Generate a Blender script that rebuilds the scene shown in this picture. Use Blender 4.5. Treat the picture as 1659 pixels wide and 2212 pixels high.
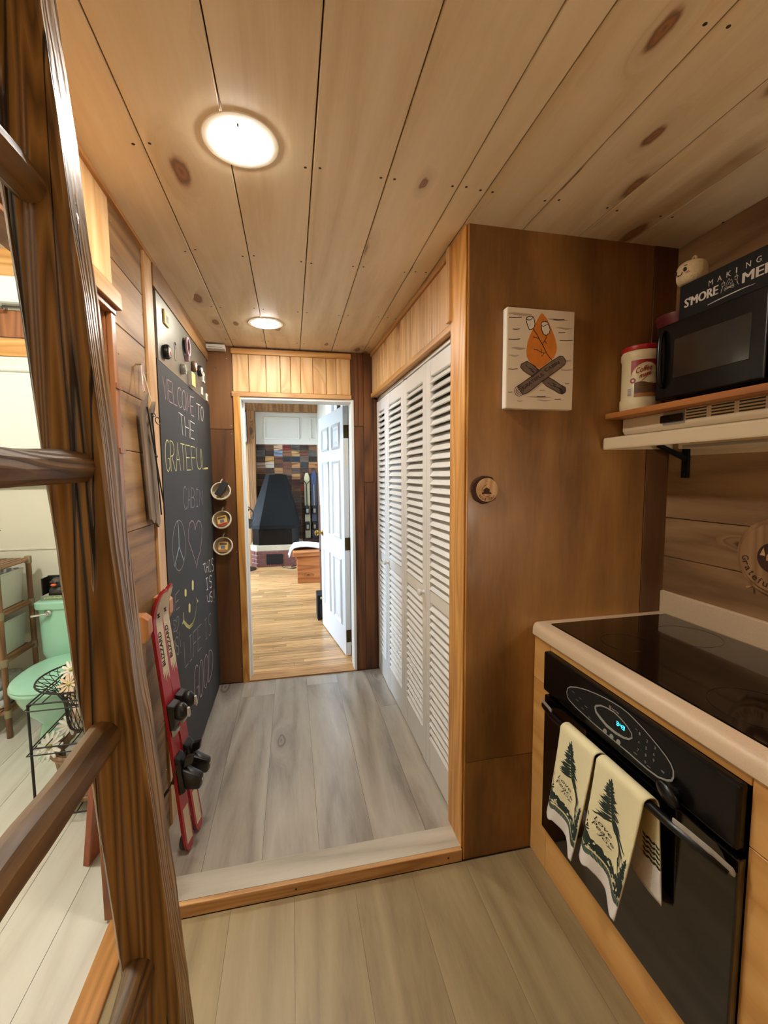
import bpy, bmesh, math, random
from mathutils import Vector, Matrix, Euler
for _o in list(bpy.data.objects): bpy.data.objects.remove(_o, do_unlink=True)
SC = bpy.context.scene
COL = SC.collection
random.seed(7)
R = random.Random(11)

# ------------------------------------------------------------------ camera
CAM_H = 1.45
def _cam():
    yaw, pitch, roll = .210839, .084808, .0074915
    f = Vector((math.sin(yaw)*math.cos(pitch), math.cos(yaw)*math.cos(pitch), -math.sin(pitch)))
    r = Vector((math.cos(yaw), -math.sin(yaw), 0))
    d = f.cross(r)
    r2 = r*math.cos(roll)+d*math.sin(roll); d2 = -r*math.sin(roll)+d*math.cos(roll)
    m = Matrix((( r2.x, -d2.x, -f.x, 0), (r2.y, -d2.y, -f.y, 0), (r2.z, -d2.z, -f.z, CAM_H), (0,0,0,1)))
    cd = bpy.data.cameras.new('camera'); c = bpy.data.objects.new('camera', cd); COL.objects.link(c)
    c.matrix_world = m
    cd.sensor_fit = 'VERTICAL'; cd.sensor_height = 36; cd.lens = 931.09*36/2212
    cd.clip_start = .02; cd.clip_end = 200
    SC.camera = c
_cam()

# ------------------------------------------------------------------ sky, light, exposure
W = bpy.data.worlds.new('sky'); SC.world = W; W.use_nodes = True
_bg = W.node_tree.nodes['Background']
_bg.inputs[0].default_value = (.66, .83, 1, 1); _bg.inputs[1].default_value = 22.0
VS = SC.view_settings
SC.display_settings.display_device = 'sRGB'
VS.view_transform = 'Standard'; VS.look = 'None'; VS.gamma = 1; VS.use_curve_mapping = False
VS.exposure = 1.0
CAN_POWER = 125.0       # emission strength of the recessed lamps
KITCHEN_LAMP = 45.0
ADDED_BATH_LAMP = 105.0
ADDED_COUNTER_LAMP = 26.0
SC.cycles.max_bounces = 8; SC.cycles.diffuse_bounces = 5; SC.cycles.glossy_bounces = 4
SC.cycles.sample_clamp_indirect = 6.0
SC.cycles.use_denoising = True; SC.cycles.use_adaptive_sampling = True; SC.cycles.adaptive_threshold = .02
SC.cycles.caustics_reflective = False; SC.cycles.caustics_refractive = False
def portal(name, loc, rot, sx, sy):
    l = bpy.data.lights.new(name, 'AREA'); l.shape = 'RECTANGLE'; l.size = sx; l.size_y = sy
    l.cycles.is_portal = True
    o = bpy.data.objects.new(name, l); COL.objects.link(o); o.location = loc; o.rotation_euler = rot
portal('window_portal', (-2.70, 6.0, 1.5), (0, -math.pi/2, 0), 1.6, 2.8)
portal('window_portal', (.60, 4.55, 2.12), (0, math.pi/2, 0), .84, 1.9)

# ------------------------------------------------------------------ helpers
def lin(h):
    h = h.lstrip('#'); v = [int(h[i:i+2], 16)/255 for i in (0, 2, 4)]
    return tuple(x/12.92 if x <= .04045 else ((x+.055)/1.055)**2.4 for x in v)+(1,)
class MB:
    def __init__(s): s.v = []; s.f = []
    def add(s, v, f):
        n = len(s.v); s.v += [tuple(p) for p in v]; s.f += [tuple(i+n for i in q) for q in f]; return s
    def box(s, x0, x1, y0, y1, z0, z1):
        x0, x1 = sorted((x0, x1)); y0, y1 = sorted((y0, y1)); z0, z1 = sorted((z0, z1))
        return s.add([(x0,y0,z0),(x1,y0,z0),(x1,y1,z0),(x0,y1,z0),(x0,y0,z1),(x1,y0,z1),(x1,y1,z1),(x0,y1,z1)],
                     [(0,3,2,1),(4,5,6,7),(0,1,5,4),(1,2,6,5),(2,3,7,6),(3,0,4,7)])
    def hexa(s, b, t):   # two quads of points
        return s.add(list(b)+list(t), [(3,2,1,0),(4,5,6,7),(0,1,5,4),(1,2,6,5),(2,3,7,6),(3,0,4,7)])
    def prism(s, pts, off):
        n = len(pts); off = Vector(off); p = [Vector(q) for q in pts]
        nrm = Vector((0,0,0))
        for i in range(n):
            a, b = p[i], p[(i+1) % n]; nrm += a.cross(b)
        fl = nrm.dot(off) > 0
        F = [tuple(range(n)), tuple(range(2*n-1, n-1, -1))] if not fl else [tuple(range(n-1, -1, -1)), tuple(range(n, 2*n))]
        for i in range(n):
            j = (i+1) % n
            F.append((i, j, n+j, n+i) if fl else (j, i, n+i, n+j))
        return s.add(p+[q+off for q in p], F)
    def lathe(s, prof, c, axis=(0,0,1), n=24, sx=1, sy=1, cap=True):
        ax = Vector(axis).normalized(); u = ax.orthogonal().normalized()
        if abs(ax.z) > .99: u = Vector((1,0,0))
        w = ax.cross(u); c = Vector(c); V = []; F = []
        for (r, h) in prof:
            for k in range(n):
                a = 2*math.pi*k/n; V.append(c+ax*h+u*(r*math.cos(a)*sx)+w*(r*math.sin(a)*sy))
        m = len(prof)
        for i in range(m-1):
            for k in range(n):
                k2 = (k+1) % n; F.append((i*n+k, i*n+k2, (i+1)*n+k2, (i+1)*n+k))
        if cap:
            if prof[0][0] > 1e-6: F.append(tuple(range(n-1, -1, -1)))
            if prof[-1][0] > 1e-6: F.append(tuple((m-1)*n+k for k in range(n)))
        return s.add(V, F)
    def cyl(s, a, b, r0, r1=None, n=12):
        a = Vector(a); b = Vector(b); r1 = r0 if r1 is None else r1
        return s.lathe([(r0, 0), (r1, (b-a).length)], a, b-a, n)
    def tube(s, pts, r, n=8, closed=False):
        P = [Vector(p) for p in pts]; m = len(P); V = []; F = []
        rr = r if isinstance(r, (list, tuple)) else [r]*m
        up = None
        for i in range(m):
            if closed: t = P[(i+1) % m]-P[i-1]
            else: t = P[min(i+1, m-1)]-P[max(i-1, 0)]
            t.normalize()
            if up is None: up = t.orthogonal().normalized()
            else:
                up = up-t*up.dot(t); up = up.normalized() if up.length > 1e-6 else t.orthogonal().normalized()
            w = t.cross(up)
            for k in range(n):
                a = 2*math.pi*k/n; V.append(P[i]+(up*math.cos(a)+w*math.sin(a))*rr[i])
        for i in range(m if closed else m-1):
            j = (i+1) % m
            for k in range(n):
                k2 = (k+1) % n; F.append((i*n+k, i*n+k2, j*n+k2, j*n+k))
        if not closed:
            F.append(tuple(range(n-1, -1, -1))); F.append(tuple((m-1)*n+k for k in range(n)))
        return s.add(V, F)
    def ribbon(s, pts, w, nrm, th=.0006):    # flat drawn stroke lying on a surface of normal nrm
        P = [Vector(p) for p in pts]; N = Vector(nrm).normalized(); m = len(P); V = []; F = []
        ww = w if isinstance(w, (list, tuple)) else [w]*m
        for i in range(m):
            t = (P[min(i+1, m-1)]-P[max(i-1, 0)])
            if t.length < 1e-7: t = N.orthogonal()
            t.normalize(); q = N.cross(t).normalized()*(ww[i]/2)
            V += [P[i]-q, P[i]+q, P[i]+q*.9+N*th, P[i]-q*.9+N*th]
        for i in range(m-1):
            a = 4*i; b = a+4
            for k in range(4):
                F.append((a+k, a+(k+1) % 4, b+(k+1) % 4, b+k))
        F.append((3,2,1,0)); F.append((4*m-4, 4*m-3, 4*m-2, 4*m-1))
        return s.add(V, F)
    def ball(s, c, rx, ry=None, rz=None, n=16, m=10):
        ry = ry or rx; rz = rz or rx; c = Vector(c); V = [c+Vector((0,0,-rz))]; F = []
        for i in range(1, m):
            a = -math.pi/2+math.pi*i/m
            for k in range(n):
                b = 2*math.pi*k/n; V.append(c+Vector((rx*math.cos(a)*math.cos(b), ry*math.cos(a)*math.sin(b), rz*math.sin(a))))
        V.append(c+Vector((0,0,rz)))
        for k in range(n): F.append((0, 1+(k+1) % n, 1+k))
        for i in range(m-2):
            for k in range(n):
                k2 = (k+1) % n; F.append((1+i*n+k, 1+i*n+k2, 1+(i+1)*n+k2, 1+(i+1)*n+k))
        L = len(V)-1
        for k in range(n): F.append((L, 1+(m-2)*n+k, 1+(m-2)*n+(k+1) % n))
        return s.add(V, F)
    def grid(s, fn, nu, nv):
        V = [fn(i/nu, j/nv) for j in range(nv+1) for i in range(nu+1)]
        F = [(j*(nu+1)+i, j*(nu+1)+i+1, (j+1)*(nu+1)+i+1, (j+1)*(nu+1)+i) for j in range(nv) for i in range(nu)]
        return s.add(V, F)
    def xform(s, M):
        s.v = [tuple(M @ Vector(p)) for p in s.v]; return s
    def build(s, name, mat, parent=None, smooth=False, bevel=0, seg=2, label=None, kind=None, solid=0):
        off = parent['_base'] if parent is not None and '_base' in parent else (0,0,0)
        off = Vector(off)
        me = bpy.data.meshes.new(name)
        me.from_pydata([tuple(Vector(p)-off) for p in s.v], [], s.f)
        bm = bmesh.new(); bm.from_mesh(me)
        bmesh.ops.remove_doubles(bm, verts=bm.verts, dist=1e-6)
        bmesh.ops.recalc_face_normals(bm, faces=bm.faces)
        if bevel:
            ed = [e for e in bm.edges if len(e.link_faces) == 2 and e.calc_face_angle(0) > .5]
            if ed: bmesh.ops.bevel(bm, geom=ed, offset=bevel, segments=seg, profile=.5, affect='EDGES', clamp_overlap=True)
        bm.to_mesh(me); bm.free()
        if smooth:
            for p in me.polygons: p.use_smooth = True
            try: me.set_sharp_from_angle(angle=math.radians(40))
            except Exception: pass
        me.materials.append(mat)
        o = bpy.data.objects.new(name, me); COL.objects.link(o)
        if parent is not None:
            o.parent = parent; o['_base'] = tuple(off)
        else: o['_base'] = (0.,0.,0.)
        if solid:
            md = o.modifiers.new('thickness', 'SOLIDIFY'); md.thickness = solid; md.offset = 0
        if label: o['label'] = label
        if kind: o['kind'] = kind
        return o
def thing(name, label, cat, base, group=None):
    o = bpy.data.objects.new(name, None); COL.objects.link(o); o.empty_display_size = .05
    o.location = base; o['_base'] = tuple(float(x) for x in base)
    o['label'] = label; o['category'] = cat
    if group: o['group'] = group
    return o
def tag(o, label, cat, group=None):
    o['label'] = label; o['category'] = cat
    if group: o['group'] = group
    return o
def struct(name, bm, mat, **k):
    o = bm.build(name, mat, None, **k); o['kind'] = 'structure'; return o
def B(*a): return MB().box(*a)
def textmesh(txt, size, bold=0, shear=0, align='LEFT', space=1.0):
    cu = bpy.data.curves.new('t', 'FONT'); cu.body = txt; cu.size = size; cu.offset = bold; cu.shear = shear
    cu.align_x = align; cu.space_character = space; cu.extrude = .0004; cu.resolution_u = 3
    o = bpy.data.objects.new('t', cu); COL.objects.link(o)
    dg = bpy.context.evaluated_depsgraph_get()
    me = bpy.data.meshes.new_from_object(o.evaluated_get(dg))
    mb = MB(); mb.add([tuple(v.co) for v in me.vertices], [tuple(p.vertices) for p in me.polygons])
    bpy.data.objects.remove(o); bpy.data.curves.remove(cu); bpy.data.meshes.remove(me)
    return mb
def textfit(txt, w, h, **k):     # text scaled to width w and cap height h, origin at its lower left
    mb = textmesh(txt, 1, **k)
    xs = [p[0] for p in mb.v]; ys = [p[1] for p in mb.v]
    x0, x1, y0, y1 = min(xs), max(xs), min(ys), max(ys)
    mb.v = [((p[0]-x0)/(x1-x0)*w, (p[1]-y0)/(y1-y0)*h, p[2]/.0004*.0003) for p in mb.v]
    return mb
def frame(o, ex, ey, ez):
    ex, ey, ez = Vector(ex), Vector(ey), Vector(ez)
    return Matrix(((ex.x,ey.x,ez.x,o[0]),(ex.y,ey.y,ez.y,o[1]),(ex.z,ey.z,ez.z,o[2]),(0,0,0,1)))
def face_mx(o): return frame(o, (0,-1,0), (0,0,1), (-1,0,0))   # a surface that faces -x, read from the corridor side
def face_y(o): return frame(o, (1,0,0), (0,0,1), (0,-1,0))

# ------------------------------------------------------------------ materials
def _mat(name):
    m = bpy.data.materials.new(name); m.use_nodes = True; nt = m.node_tree
    return m, nt, nt.nodes['Principled BSDF']
def plain(name, col, rough=.5, metal=0, spec=.5, var=0, vscale=6, bump=0, bscale=60, coat=0, emit=None, es=0, trans=0, alpha=1):
    m, nt, p = _mat(name); c = lin(col) if isinstance(col, str) else col
    p.inputs['Base Color'].default_value = c; p.inputs['Roughness'].default_value = rough
    p.inputs['Metallic'].default_value = metal; p.inputs['Specular IOR Level'].default_value = spec
    p.inputs['Coat Weight'].default_value = coat; p.inputs['Coat Roughness'].default_value = .1
    p.inputs['Transmission Weight'].default_value = trans; p.inputs['Alpha'].default_value = alpha
    if emit:
        p.inputs['Emission Color'].default_value = lin(emit) if isinstance(emit, str) else emit
        p.inputs['Emission Strength'].default_value = es
    if var or bump:
        tc = nt.nodes.new('ShaderNodeTexCoord')
        if var:
            n = nt.nodes.new('ShaderNodeTexNoise'); n.inputs['Scale'].default_value = vscale; n.inputs['Detail'].default_value = 5
            nt.links.new(tc.outputs['Object'], n.inputs['Vector'])
            h = nt.nodes.new('ShaderNodeHueSaturation'); h.inputs['Color'].default_value = c
            r = nt.nodes.new('ShaderNodeMapRange'); r.inputs[3].default_value = 1-var; r.inputs[4].default_value = 1+var
            r.inputs[1].default_value = .3; r.inputs[2].default_value = .7
            nt.links.new(n.outputs['Fac'], r.inputs[0]); nt.links.new(r.outputs[0], h.inputs['Value']); nt.links.new(h.outputs[0], p.inputs['Base Color'])
        if bump:
            n = nt.nodes.new('ShaderNodeTexNoise'); n.inputs['Scale'].default_value = bscale; n.inputs['Detail'].default_value = 4
            nt.links.new(tc.outputs['Object'], n.inputs['Vector'])
            b = nt.nodes.new('ShaderNodeBump'); b.inputs['Strength'].default_value = bump; b.inputs['Distance'].default_value = .004
            nt.links.new(n.outputs['Fac'], b.inputs['Height']); nt.links.new(b.outputs[0], p.inputs['Normal'])
    return m
def wood(name, light, mid, dark, axis=1, freq=5, rings=3.0, fine=.5, knots=0, kcol='5a2c12', ksize=.11, rough=.5, bump=.15,
         tone=.1, coat=0, blotch=0, stretch=.09, warp=.12, spec=.5, cracks=0, khue=0, kgrid=(3.2, 1.15)):
    m, nt, p = _mat(name); N = nt.nodes; L = nt.links
    def nd(t, **k):
        n = N.new(t)
        for a, b in k.items(): setattr(n, a, b)
        return n
    def mth(op, a, b=None, c=None, clamp=False):
        n = nd('ShaderNodeMath', operation=op, use_clamp=clamp)
        for i, x in enumerate((a, b, c)):
            if x is None: continue
            if isinstance(x, (int, float)): n.inputs[i].default_value = x
            else: L.new(x, n.inputs[i])
        return n.outputs[0]
    tc = nd('ShaderNodeTexCoord'); oi = nd('ShaderNodeObjectInfo')
    cmb = nd('ShaderNodeCombineXYZ')
    for i, k in enumerate((17.3, 41.7, 29.1)): L.new(mth('MULTIPLY', oi.outputs['Random'], k), cmb.inputs[i])
    add = nd('ShaderNodeVectorMath', operation='ADD'); L.new(tc.outputs['Object'], add.inputs[0]); L.new(cmb.outputs[0], add.inputs[1])
    mp = nd('ShaderNodeMapping'); sc = [1, 1, 1]; sc[axis] = stretch; mp.inputs['Scale'].default_value = sc
    L.new(add.outputs[0], mp.inputs[0])
    # knots
    kn_mask = None; src = mp.outputs[0]
    if knots:
        mk = nd('ShaderNodeMapping'); mk.inputs['Scale'].default_value = (1, 1, 1)
        ge = nd('ShaderNodeNewGeometry'); dt = nd('ShaderNodeVectorMath', operation='DOT_PRODUCT'); L.new(add.outputs[0], dt.inputs[0]); L.new(ge.outputs['True Normal'], dt.inputs[1])
        sn = nd('ShaderNodeVectorMath', operation='SCALE'); L.new(ge.outputs['True Normal'], sn.inputs[0]); L.new(dt.outputs['Value'], sn.inputs['Scale'])
        pj = nd('ShaderNodeVectorMath', operation='SUBTRACT'); L.new(add.outputs[0], pj.inputs[0]); L.new(sn.outputs[0], pj.inputs[1])
        sx = nd('ShaderNodeSeparateXYZ'); L.new(pj.outputs[0], sx.inputs[0])
        oth = [sx.outputs[i] for i in range(3) if i != axis]; c2 = nd('ShaderNodeCombineXYZ')
        L.new(mth('MULTIPLY', mth('ADD', oth[0], oth[1]), kgrid[0]), c2.inputs[0]); L.new(mth('MULTIPLY', sx.outputs[axis], kgrid[1]), c2.inputs[1])
        L.new(c2.outputs[0], mk.inputs[0])
        vo = nd('ShaderNodeTexVoronoi', voronoi_dimensions='2D'); vo.inputs['Scale'].default_value = 1; vo.inputs['Randomness'].default_value = 1
        nz = nd('ShaderNodeTexNoise'); nz.inputs['Scale'].default_value = 9; L.new(mk.outputs[0], nz.inputs['Vector'])
        mixv = nd('ShaderNodeVectorMath', operation='MULTIPLY_ADD'); L.new(nz.outputs['Color'], mixv.inputs[0]); mixv.inputs[1].default_value = (.07,)*3; L.new(mk.outputs[0], mixv.inputs[2])
        L.new(mixv.outputs[0], vo.inputs['Vector'])
        sep = nd('ShaderNodeSeparateColor'); L.new(vo.outputs['Color'], sep.inputs[0])
        on = mth('LESS_THAN', sep.outputs[0], knots)
        size = mth('MULTIPLY_ADD', sep.outputs[1], ksize*.9, ksize*.35)
        d = mth('DIVIDE', vo.outputs['Distance'], size)
        mr = nd('ShaderNodeMapRange', interpolation_type='SMOOTHSTEP'); mr.inputs[1].default_value = 1.15; mr.inputs[2].default_value = .55; L.new(d, mr.inputs[0])
        kn_mask = mth('MULTIPLY', mr.outputs[0], on)
        halo = nd('ShaderNodeMapRange', interpolation_type='SMOOTHSTEP'); halo.inputs[1].default_value = 3.2; halo.inputs[2].default_value = .6; L.new(d, halo.inputs[0])
        hal = mth('MULTIPLY', halo.outputs[0], on)
        sh = nd('ShaderNodeCombineXYZ')
        for i in range(3):
            if i != axis: L.new(mth('MULTIPLY', hal, .09), sh.inputs[i])
        a2 = nd('ShaderNodeVectorMath', operation='ADD'); L.new(mp.outputs[0], a2.inputs[0]); L.new(sh.outputs[0], a2.inputs[1]); src = a2.outputs[0]
    n1 = nd('ShaderNodeTexNoise'); n1.inputs['Scale'].default_value = 3.5; n1.inputs['Detail'].default_value = 2; L.new(src, n1.inputs['Vector'])
    wv = nd('ShaderNodeVectorMath', operation='MULTIPLY_ADD'); L.new(n1.outputs['Color'], wv.inputs[0]); wv.inputs[1].default_value = (warp,)*3; L.new(src, wv.inputs[2])
    n2 = nd('ShaderNodeTexNoise'); n2.inputs['Scale'].default_value = freq; n2.inputs['Detail'].default_value = 1.5; L.new(wv.outputs[0], n2.inputs['Vector'])
    ring = mth('PINGPONG', mth('MULTIPLY', n2.outputs['Fac'], rings*2), .5)
    ring = mth('MULTIPLY', ring, 2)
    n3 = nd('ShaderNodeTexNoise'); n3.inputs['Scale'].default_value = 55; n3.inputs['Detail'].default_value = 6; n3.inputs['Roughness'].default_value = .65; L.new(wv.outputs[0], n3.inputs['Vector'])
    fac = mth('ADD', mth('MULTIPLY', ring, 1-fine), mth('MULTIPLY', n3.outputs['Fac'], fine))
    if blotch:
        n4 = nd('ShaderNodeTexNoise'); n4.inputs['Scale'].default_value = 3; n4.inputs['Detail'].default_value = 5
        mp4 = nd('ShaderNodeMapping'); s4 = [1,1,1]; s4[axis] = .4; mp4.inputs['Scale'].default_value = s4; L.new(add.outputs[0], mp4.inputs[0]); L.new(mp4.outputs[0], n4.inputs['Vector'])
        fac = mth('ADD', fac, mth('MULTIPLY', mth('SUBTRACT', n4.outputs['Fac'], .5), blotch*2))
    cr = nd('ShaderNodeValToRGB'); e = cr.color_ramp.elements
    e[0].position = .18; e[0].color = lin(dark); e[1].position = .85; e[1].color = lin(light)
    x = e.new(.5); x.color = lin(mid)
    L.new(fac, cr.inputs[0]); out = cr.outputs[0]
    if kn_mask is not None:
        mh = nd('ShaderNodeMix', data_type='RGBA'); mh.inputs['B'].default_value = tuple(a*.75 for a in lin(dark)[:3])+(1,)
        L.new(mth('MULTIPLY', hal, .45), mh.inputs['Factor']); L.new(out, mh.inputs['A'])
        rk = mth('PINGPONG', mth('MULTIPLY', d, 1.6), .5)
        mk2 = nd('ShaderNodeMix', data_type='RGBA'); mk2.inputs['A'].default_value = tuple(a*.55 for a in lin(kcol)[:3])+(1,); mk2.inputs['B'].default_value = tuple(min(1, a*1.6) for a in lin(kcol)[:3])+(1,)
        L.new(mth('MULTIPLY', rk, 2), mk2.inputs['Factor'])
        mx = nd('ShaderNodeMix', data_type='RGBA'); L.new(mth('MULTIPLY', kn_mask, .85), mx.inputs['Factor']); L.new(mh.outputs['Result'], mx.inputs['A']); L.new(mk2.outputs['Result'], mx.inputs['B'])
        out = mx.outputs['Result']
    hgt = fac
    if cracks:
        mc = nd('ShaderNodeMapping'); s5 = [22, 22, 22]; s5[axis] = .9; mc.inputs['Scale'].default_value = s5; L.new(add.outputs[0], mc.inputs[0])
        nc = nd('ShaderNodeTexNoise'); nc.inputs['Scale'].default_value = 1.0; nc.inputs['Detail'].default_value = 2; L.new(mc.outputs[0], nc.inputs['Vector'])
        ab = mth('ABSOLUTE', mth('SUBTRACT', nc.outputs['Fac'], .5))
        mcr = nd('ShaderNodeMapRange', interpolation_type='SMOOTHSTEP'); mcr.inputs[1].default_value = .004; mcr.inputs[2].default_value = .0175; L.new(ab, mcr.inputs[0])
        nm = nd('ShaderNodeTexNoise'); nm.inputs['Scale'].default_value = .35; L.new(mc.outputs[0], nm.inputs['Vector'])
        ck = mth('MULTIPLY', mth('SUBTRACT', 1, mcr.outputs[0]), mth('GREATER_THAN', nm.outputs['Fac'], 1-cracks))
        mx = nd('ShaderNodeMix', data_type='RGBA'); mx.inputs['B'].default_value = lin('1a0d05'); L.new(ck, mx.inputs['Factor']); L.new(out, mx.inputs['A']); out = mx.outputs['Result']
        hgt = mth('SUBTRACT', fac, mth('MULTIPLY', ck, 3))
    hs = nd('ShaderNodeHueSaturation'); L.new(out, hs.inputs['Color'])
    L.new(mth('MULTIPLY_ADD', oi.outputs['Random'], 2*tone, 1-tone), hs.inputs['Value'])
    L.new(hs.outputs[0], p.inputs['Base Color'])
    rg = mth('MULTIPLY_ADD', n3.outputs['Fac'], -.2, rough+.1); L.new(rg, p.inputs['Roughness'])
    p.inputs['Coat Weight'].default_value = coat; p.inputs['Coat Roughness'].default_value = .15; p.inputs['Specular IOR Level'].default_value = spec
    if bump:
        b = nd('ShaderNodeBump'); b.inputs['Strength'].default_value = bump; b.inputs['Distance'].default_value = .003
        L.new(hgt, b.inputs['Height']); L.new(b.outputs[0], p.inputs['Normal'])
    return m
M = {}
M['ceil'] = wood('pine_ceiling', 'e2cfb0', 'dac4a0', 'ccb18a', 1, 4, 2.5, .6, .5, '7a4824', .13, .5, .06, .04, kgrid=(5.2, 2.0))
M['pine_z'] = wood('pine_upright', 'dcb888', 'd2a873', 'bf8f5a', 2, 6, 4, .5, .45, '8a5022', .14, .5, .08, .07)
M['pine_x'] = wood('pine_across', 'd9ab70', 'cc9853', 'b57c3c', 0, 6, 4, .4, .25, '7a4018', .07, .5, .08, .07)
M['pine_y'] = wood('pine_along', 'd3a266', 'c4904f', 'ad763a', 1, 6, 4, .4, .25, '7a4018', .07, .5, .08, .07)
M['oak_z'] = wood('oak_trim_upright', 'dba45a', 'c98f45', 'b07733', 2, 7, 6, .5, 0, rough=.42, bump=.08, tone=.05)
M['oak_x'] = wood('oak_trim_across', 'c79a66', 'b98a56', '9c6d3d', 0, 8, 6, .5, 0, rough=.45, bump=.08, tone=.05)
M['oak_y'] = wood('oak_trim_along', 'c08a4e', 'ae793f', '94622f', 1, 8, 6, .5, 0, rough=.45, bump=.08, tone=.05)
M['ply'] = wood('stained_plywood', 'a57840', '8d6230', '6f4a22', 2, 2.2, 2.5, .5, 0, rough=.42, bump=.03, tone=.05, blotch=.8, stretch=.12, coat=.1)
M['ply_dark'] = wood('dark_plywood', '7a5029', '68421f', '4f3015', 2, 3, 3, .5, .25, '2c1408', .06, .5, .05, .06, blotch=.3)
M['barn_z'] = wood('weathered_board_upright', '7d4d22', '643a17', '40230d', 2, 6, 4, .5, .3, '24110a', .07, .6, .2, .12, blotch=.3)
M['barn_y'] = wood('weathered_board_along', 'a37d50', '8d683d', '6e4c2a', 1, 4, 4, .45, .4, '4e2a14', .08, .6, .15, .07, blotch=.3)
M['kwall'] = wood('kitchen_wall_board', 'a17f5a', '8e6d49', '765638', 1, 4, 4, .5, .3, '4a2a16', .07, .6, .12, .07, blotch=.2)
M['orange'] = wood('orange_jamb', '9c6236', '8c552c', '744420', 2, 6, 4, .4, 0, rough=.4, tone=.04)
M['redwood'] = wood('reddish_board', '9c4f26', '8a421d', '6e3214', 2, 6, 4, .4, 0, rough=.45, tone=.04)
M['ladder'] = wood('ladder_timber', 'a07c44', '82602f', '57401f', 2, 22, 7, .45, 0, '2c1c0c', .06, .36, .8, .03, coat=.2, cracks=.52, stretch=.035, warp=.04)
M['rung'] = wood('ladder_rung', '7a5a30', '634622', '3d2a14', 1, 14, 5, .5, 0, rough=.5, bump=.7, tone=.05, coat=.0)
M['vinyl'] = wood('vinyl_plank', 'b9b0a3', 'a89e92', '8a8178', 1, 3.2, 3, .55, .15, '7d7268', .12, .22, .05, .022, stretch=.13, blotch=.34, spec=.8, coat=.25)
M['vinyl_k'] = wood('vinyl_plank_kitchen', '9c8967', '907d5b', '7c694a', 1, 3.2, 3, .6, .15, '70604a',   .1, .4, .04, .02, stretch=.13, blotch=.2)
M['vinyl_strip'] = wood('vinyl_strip', 'c9c1b2', 'bcb3a3', 'a59b8b', 0, 3.5, 3, .45, 0, rough=.4, bump=.04, tone=.02, blotch=.2)
M['whitefloor'] = wood('painted_floor', 'd9d6cc', 'd2cec3', 'c6c1b5', 1, 4, 3, .5, 0, rough=.4, bump=.05, tone=.015)
M['stripfloor'] = wood('oak_strip_floor', 'd2a876', 'c09462', 'a37b4c', 0, 8, 4, .5, .05, '7a4a24', .05, .3, .04, .26, coat=.2)
M['hoodshelf'] = wood('shelf_board', 'b9793f', 'a96a33', '8f5526', 1, 6, 4, .5, 0, rough=.45, tone=.02)
M['cab'] = wood('cabinet_pine', 'dcaa68', 'd09c58', 'bd8746', 1, 4, 3, .4, .1, '8a5526', .05, .4, .05, .03, coat=.1)
M['beam'] = wood('beam_timber', 'b08358', '966b44', '74502f', 2, 5, 4, .5, .3, '452a18', .07, .6, .2, .05)
M['bench'] = wood('bench_pine', 'b97744', 'a66738', '864e28', 0, 5, 4, .4, .4, '3c1c0e', .06, .45, .08, .06)
M['greywood'] = wood('driftwood_grey', '8d7b66', '776652', '5a4b3b', 2, 6, 4, .5, 0, rough=.7, bump=.15, tone=.05)
M['peg'] = wood('peg_wood', 'c98a55', 'bb7b47', 'a0652f', 2, 6, 4, .4, 0, rough=.45, tone=.04)
M['slice'] = wood('wood_slice', 'd0a97a', 'c39a6a', 'ad8352', 0, 5, 5, .4, 0, rough=.55, tone=.03, stretch=.9)
M['plaque'] = wood('round_plaque', 'a5805a', '94704b', '7a5836', 2, 6, 5, .5, 0, rough=.55, tone=.03)
M['bark'] = plain('bark', '3d2012', .85, var=.25, bump=.6, bscale=90)
M['white'] = plain('white_paint', 'dcdad4', .45, var=.02)
M['louver'] = plain('white_louver_paint', 'e4e3e0', .28, bump=.02, bscale=40)
M['door_white'] = plain('white_door', 'd5dadf', .4)
M['cream'] = plain('cream_wall', 'd6d2c2', .6, var=.03, vscale=3)
M['creamhood'] = plain('cream_enamel', 'd9c8a8', .35)
M['slatshadow'] = plain('vent_slot', '3a3126', .7)
M['black'] = plain('black_enamel', '0a0808', .27, spec=.35)
M['glass_black'] = plain('black_glass', '060505', .06, coat=.6)
M['matteblack'] = plain('matte_black', '0e0d0d', .65, spec=.35)
M['steelblack'] = plain('black_steel', '070708', .65, metal=.0, spec=.2)
M['screen'] = plain('microwave_window', '231f1a', .22, coat=.4)
M['counter'] = plain('laminate_counter', 'd8c0a2', .4, var=.04, vscale=220)
M['silver'] = plain('silver_plastic', 'a9a59c', .35, metal=.3)
M['chrome'] = plain('chrome', 'd5d7d8', .12, metal=1)
M['brass'] = plain('brass', 'a8843c', .3, metal=1)
M['brass_dark'] = plain('aged_brass', '4a3a1e', .45, metal=.9)
M['printgrey'] = plain('panel_print', '8e8a86', .5)
M['printdim'] = plain('panel_print_dim', '5b5653', .5)
M['cyan'] = plain('lit_digits', '1fb8d8', .5, emit='38d4f2', es=2.2)
M['towel'] = plain('cream_towel', 'ddd2a8', .9, bump=.3, bscale=500)
M['towelwhite'] = plain('white_hem', 'd8d0c8', .9, bump=.3, bscale=500)
M['green'] = plain('dark_green_print', '1c2b22', .85)
M['hem'] = plain('grey_green_hem', '7e8a78', .9)
M['canvas'] = plain('canvas', 'd2c0a5', .8, var=.05, vscale=9, bump=.1, bscale=400)
M['canvasedge'] = plain('canvas_side', 'ece4d6', .8)
M['soot'] = plain('canvas_smudge', 'a8957c', .8)
M['flame'] = plain('orange_flame', 'c8741c', .8, var=.12, vscale=30)
M['log'] = plain('painted_log', '6b5848', .8, var=.2, vscale=60)
M['ink'] = plain('dark_ink', '2a1614', .7)
M['mallow'] = plain('painted_marshmallow', 'd8cbb8', .8)
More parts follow.
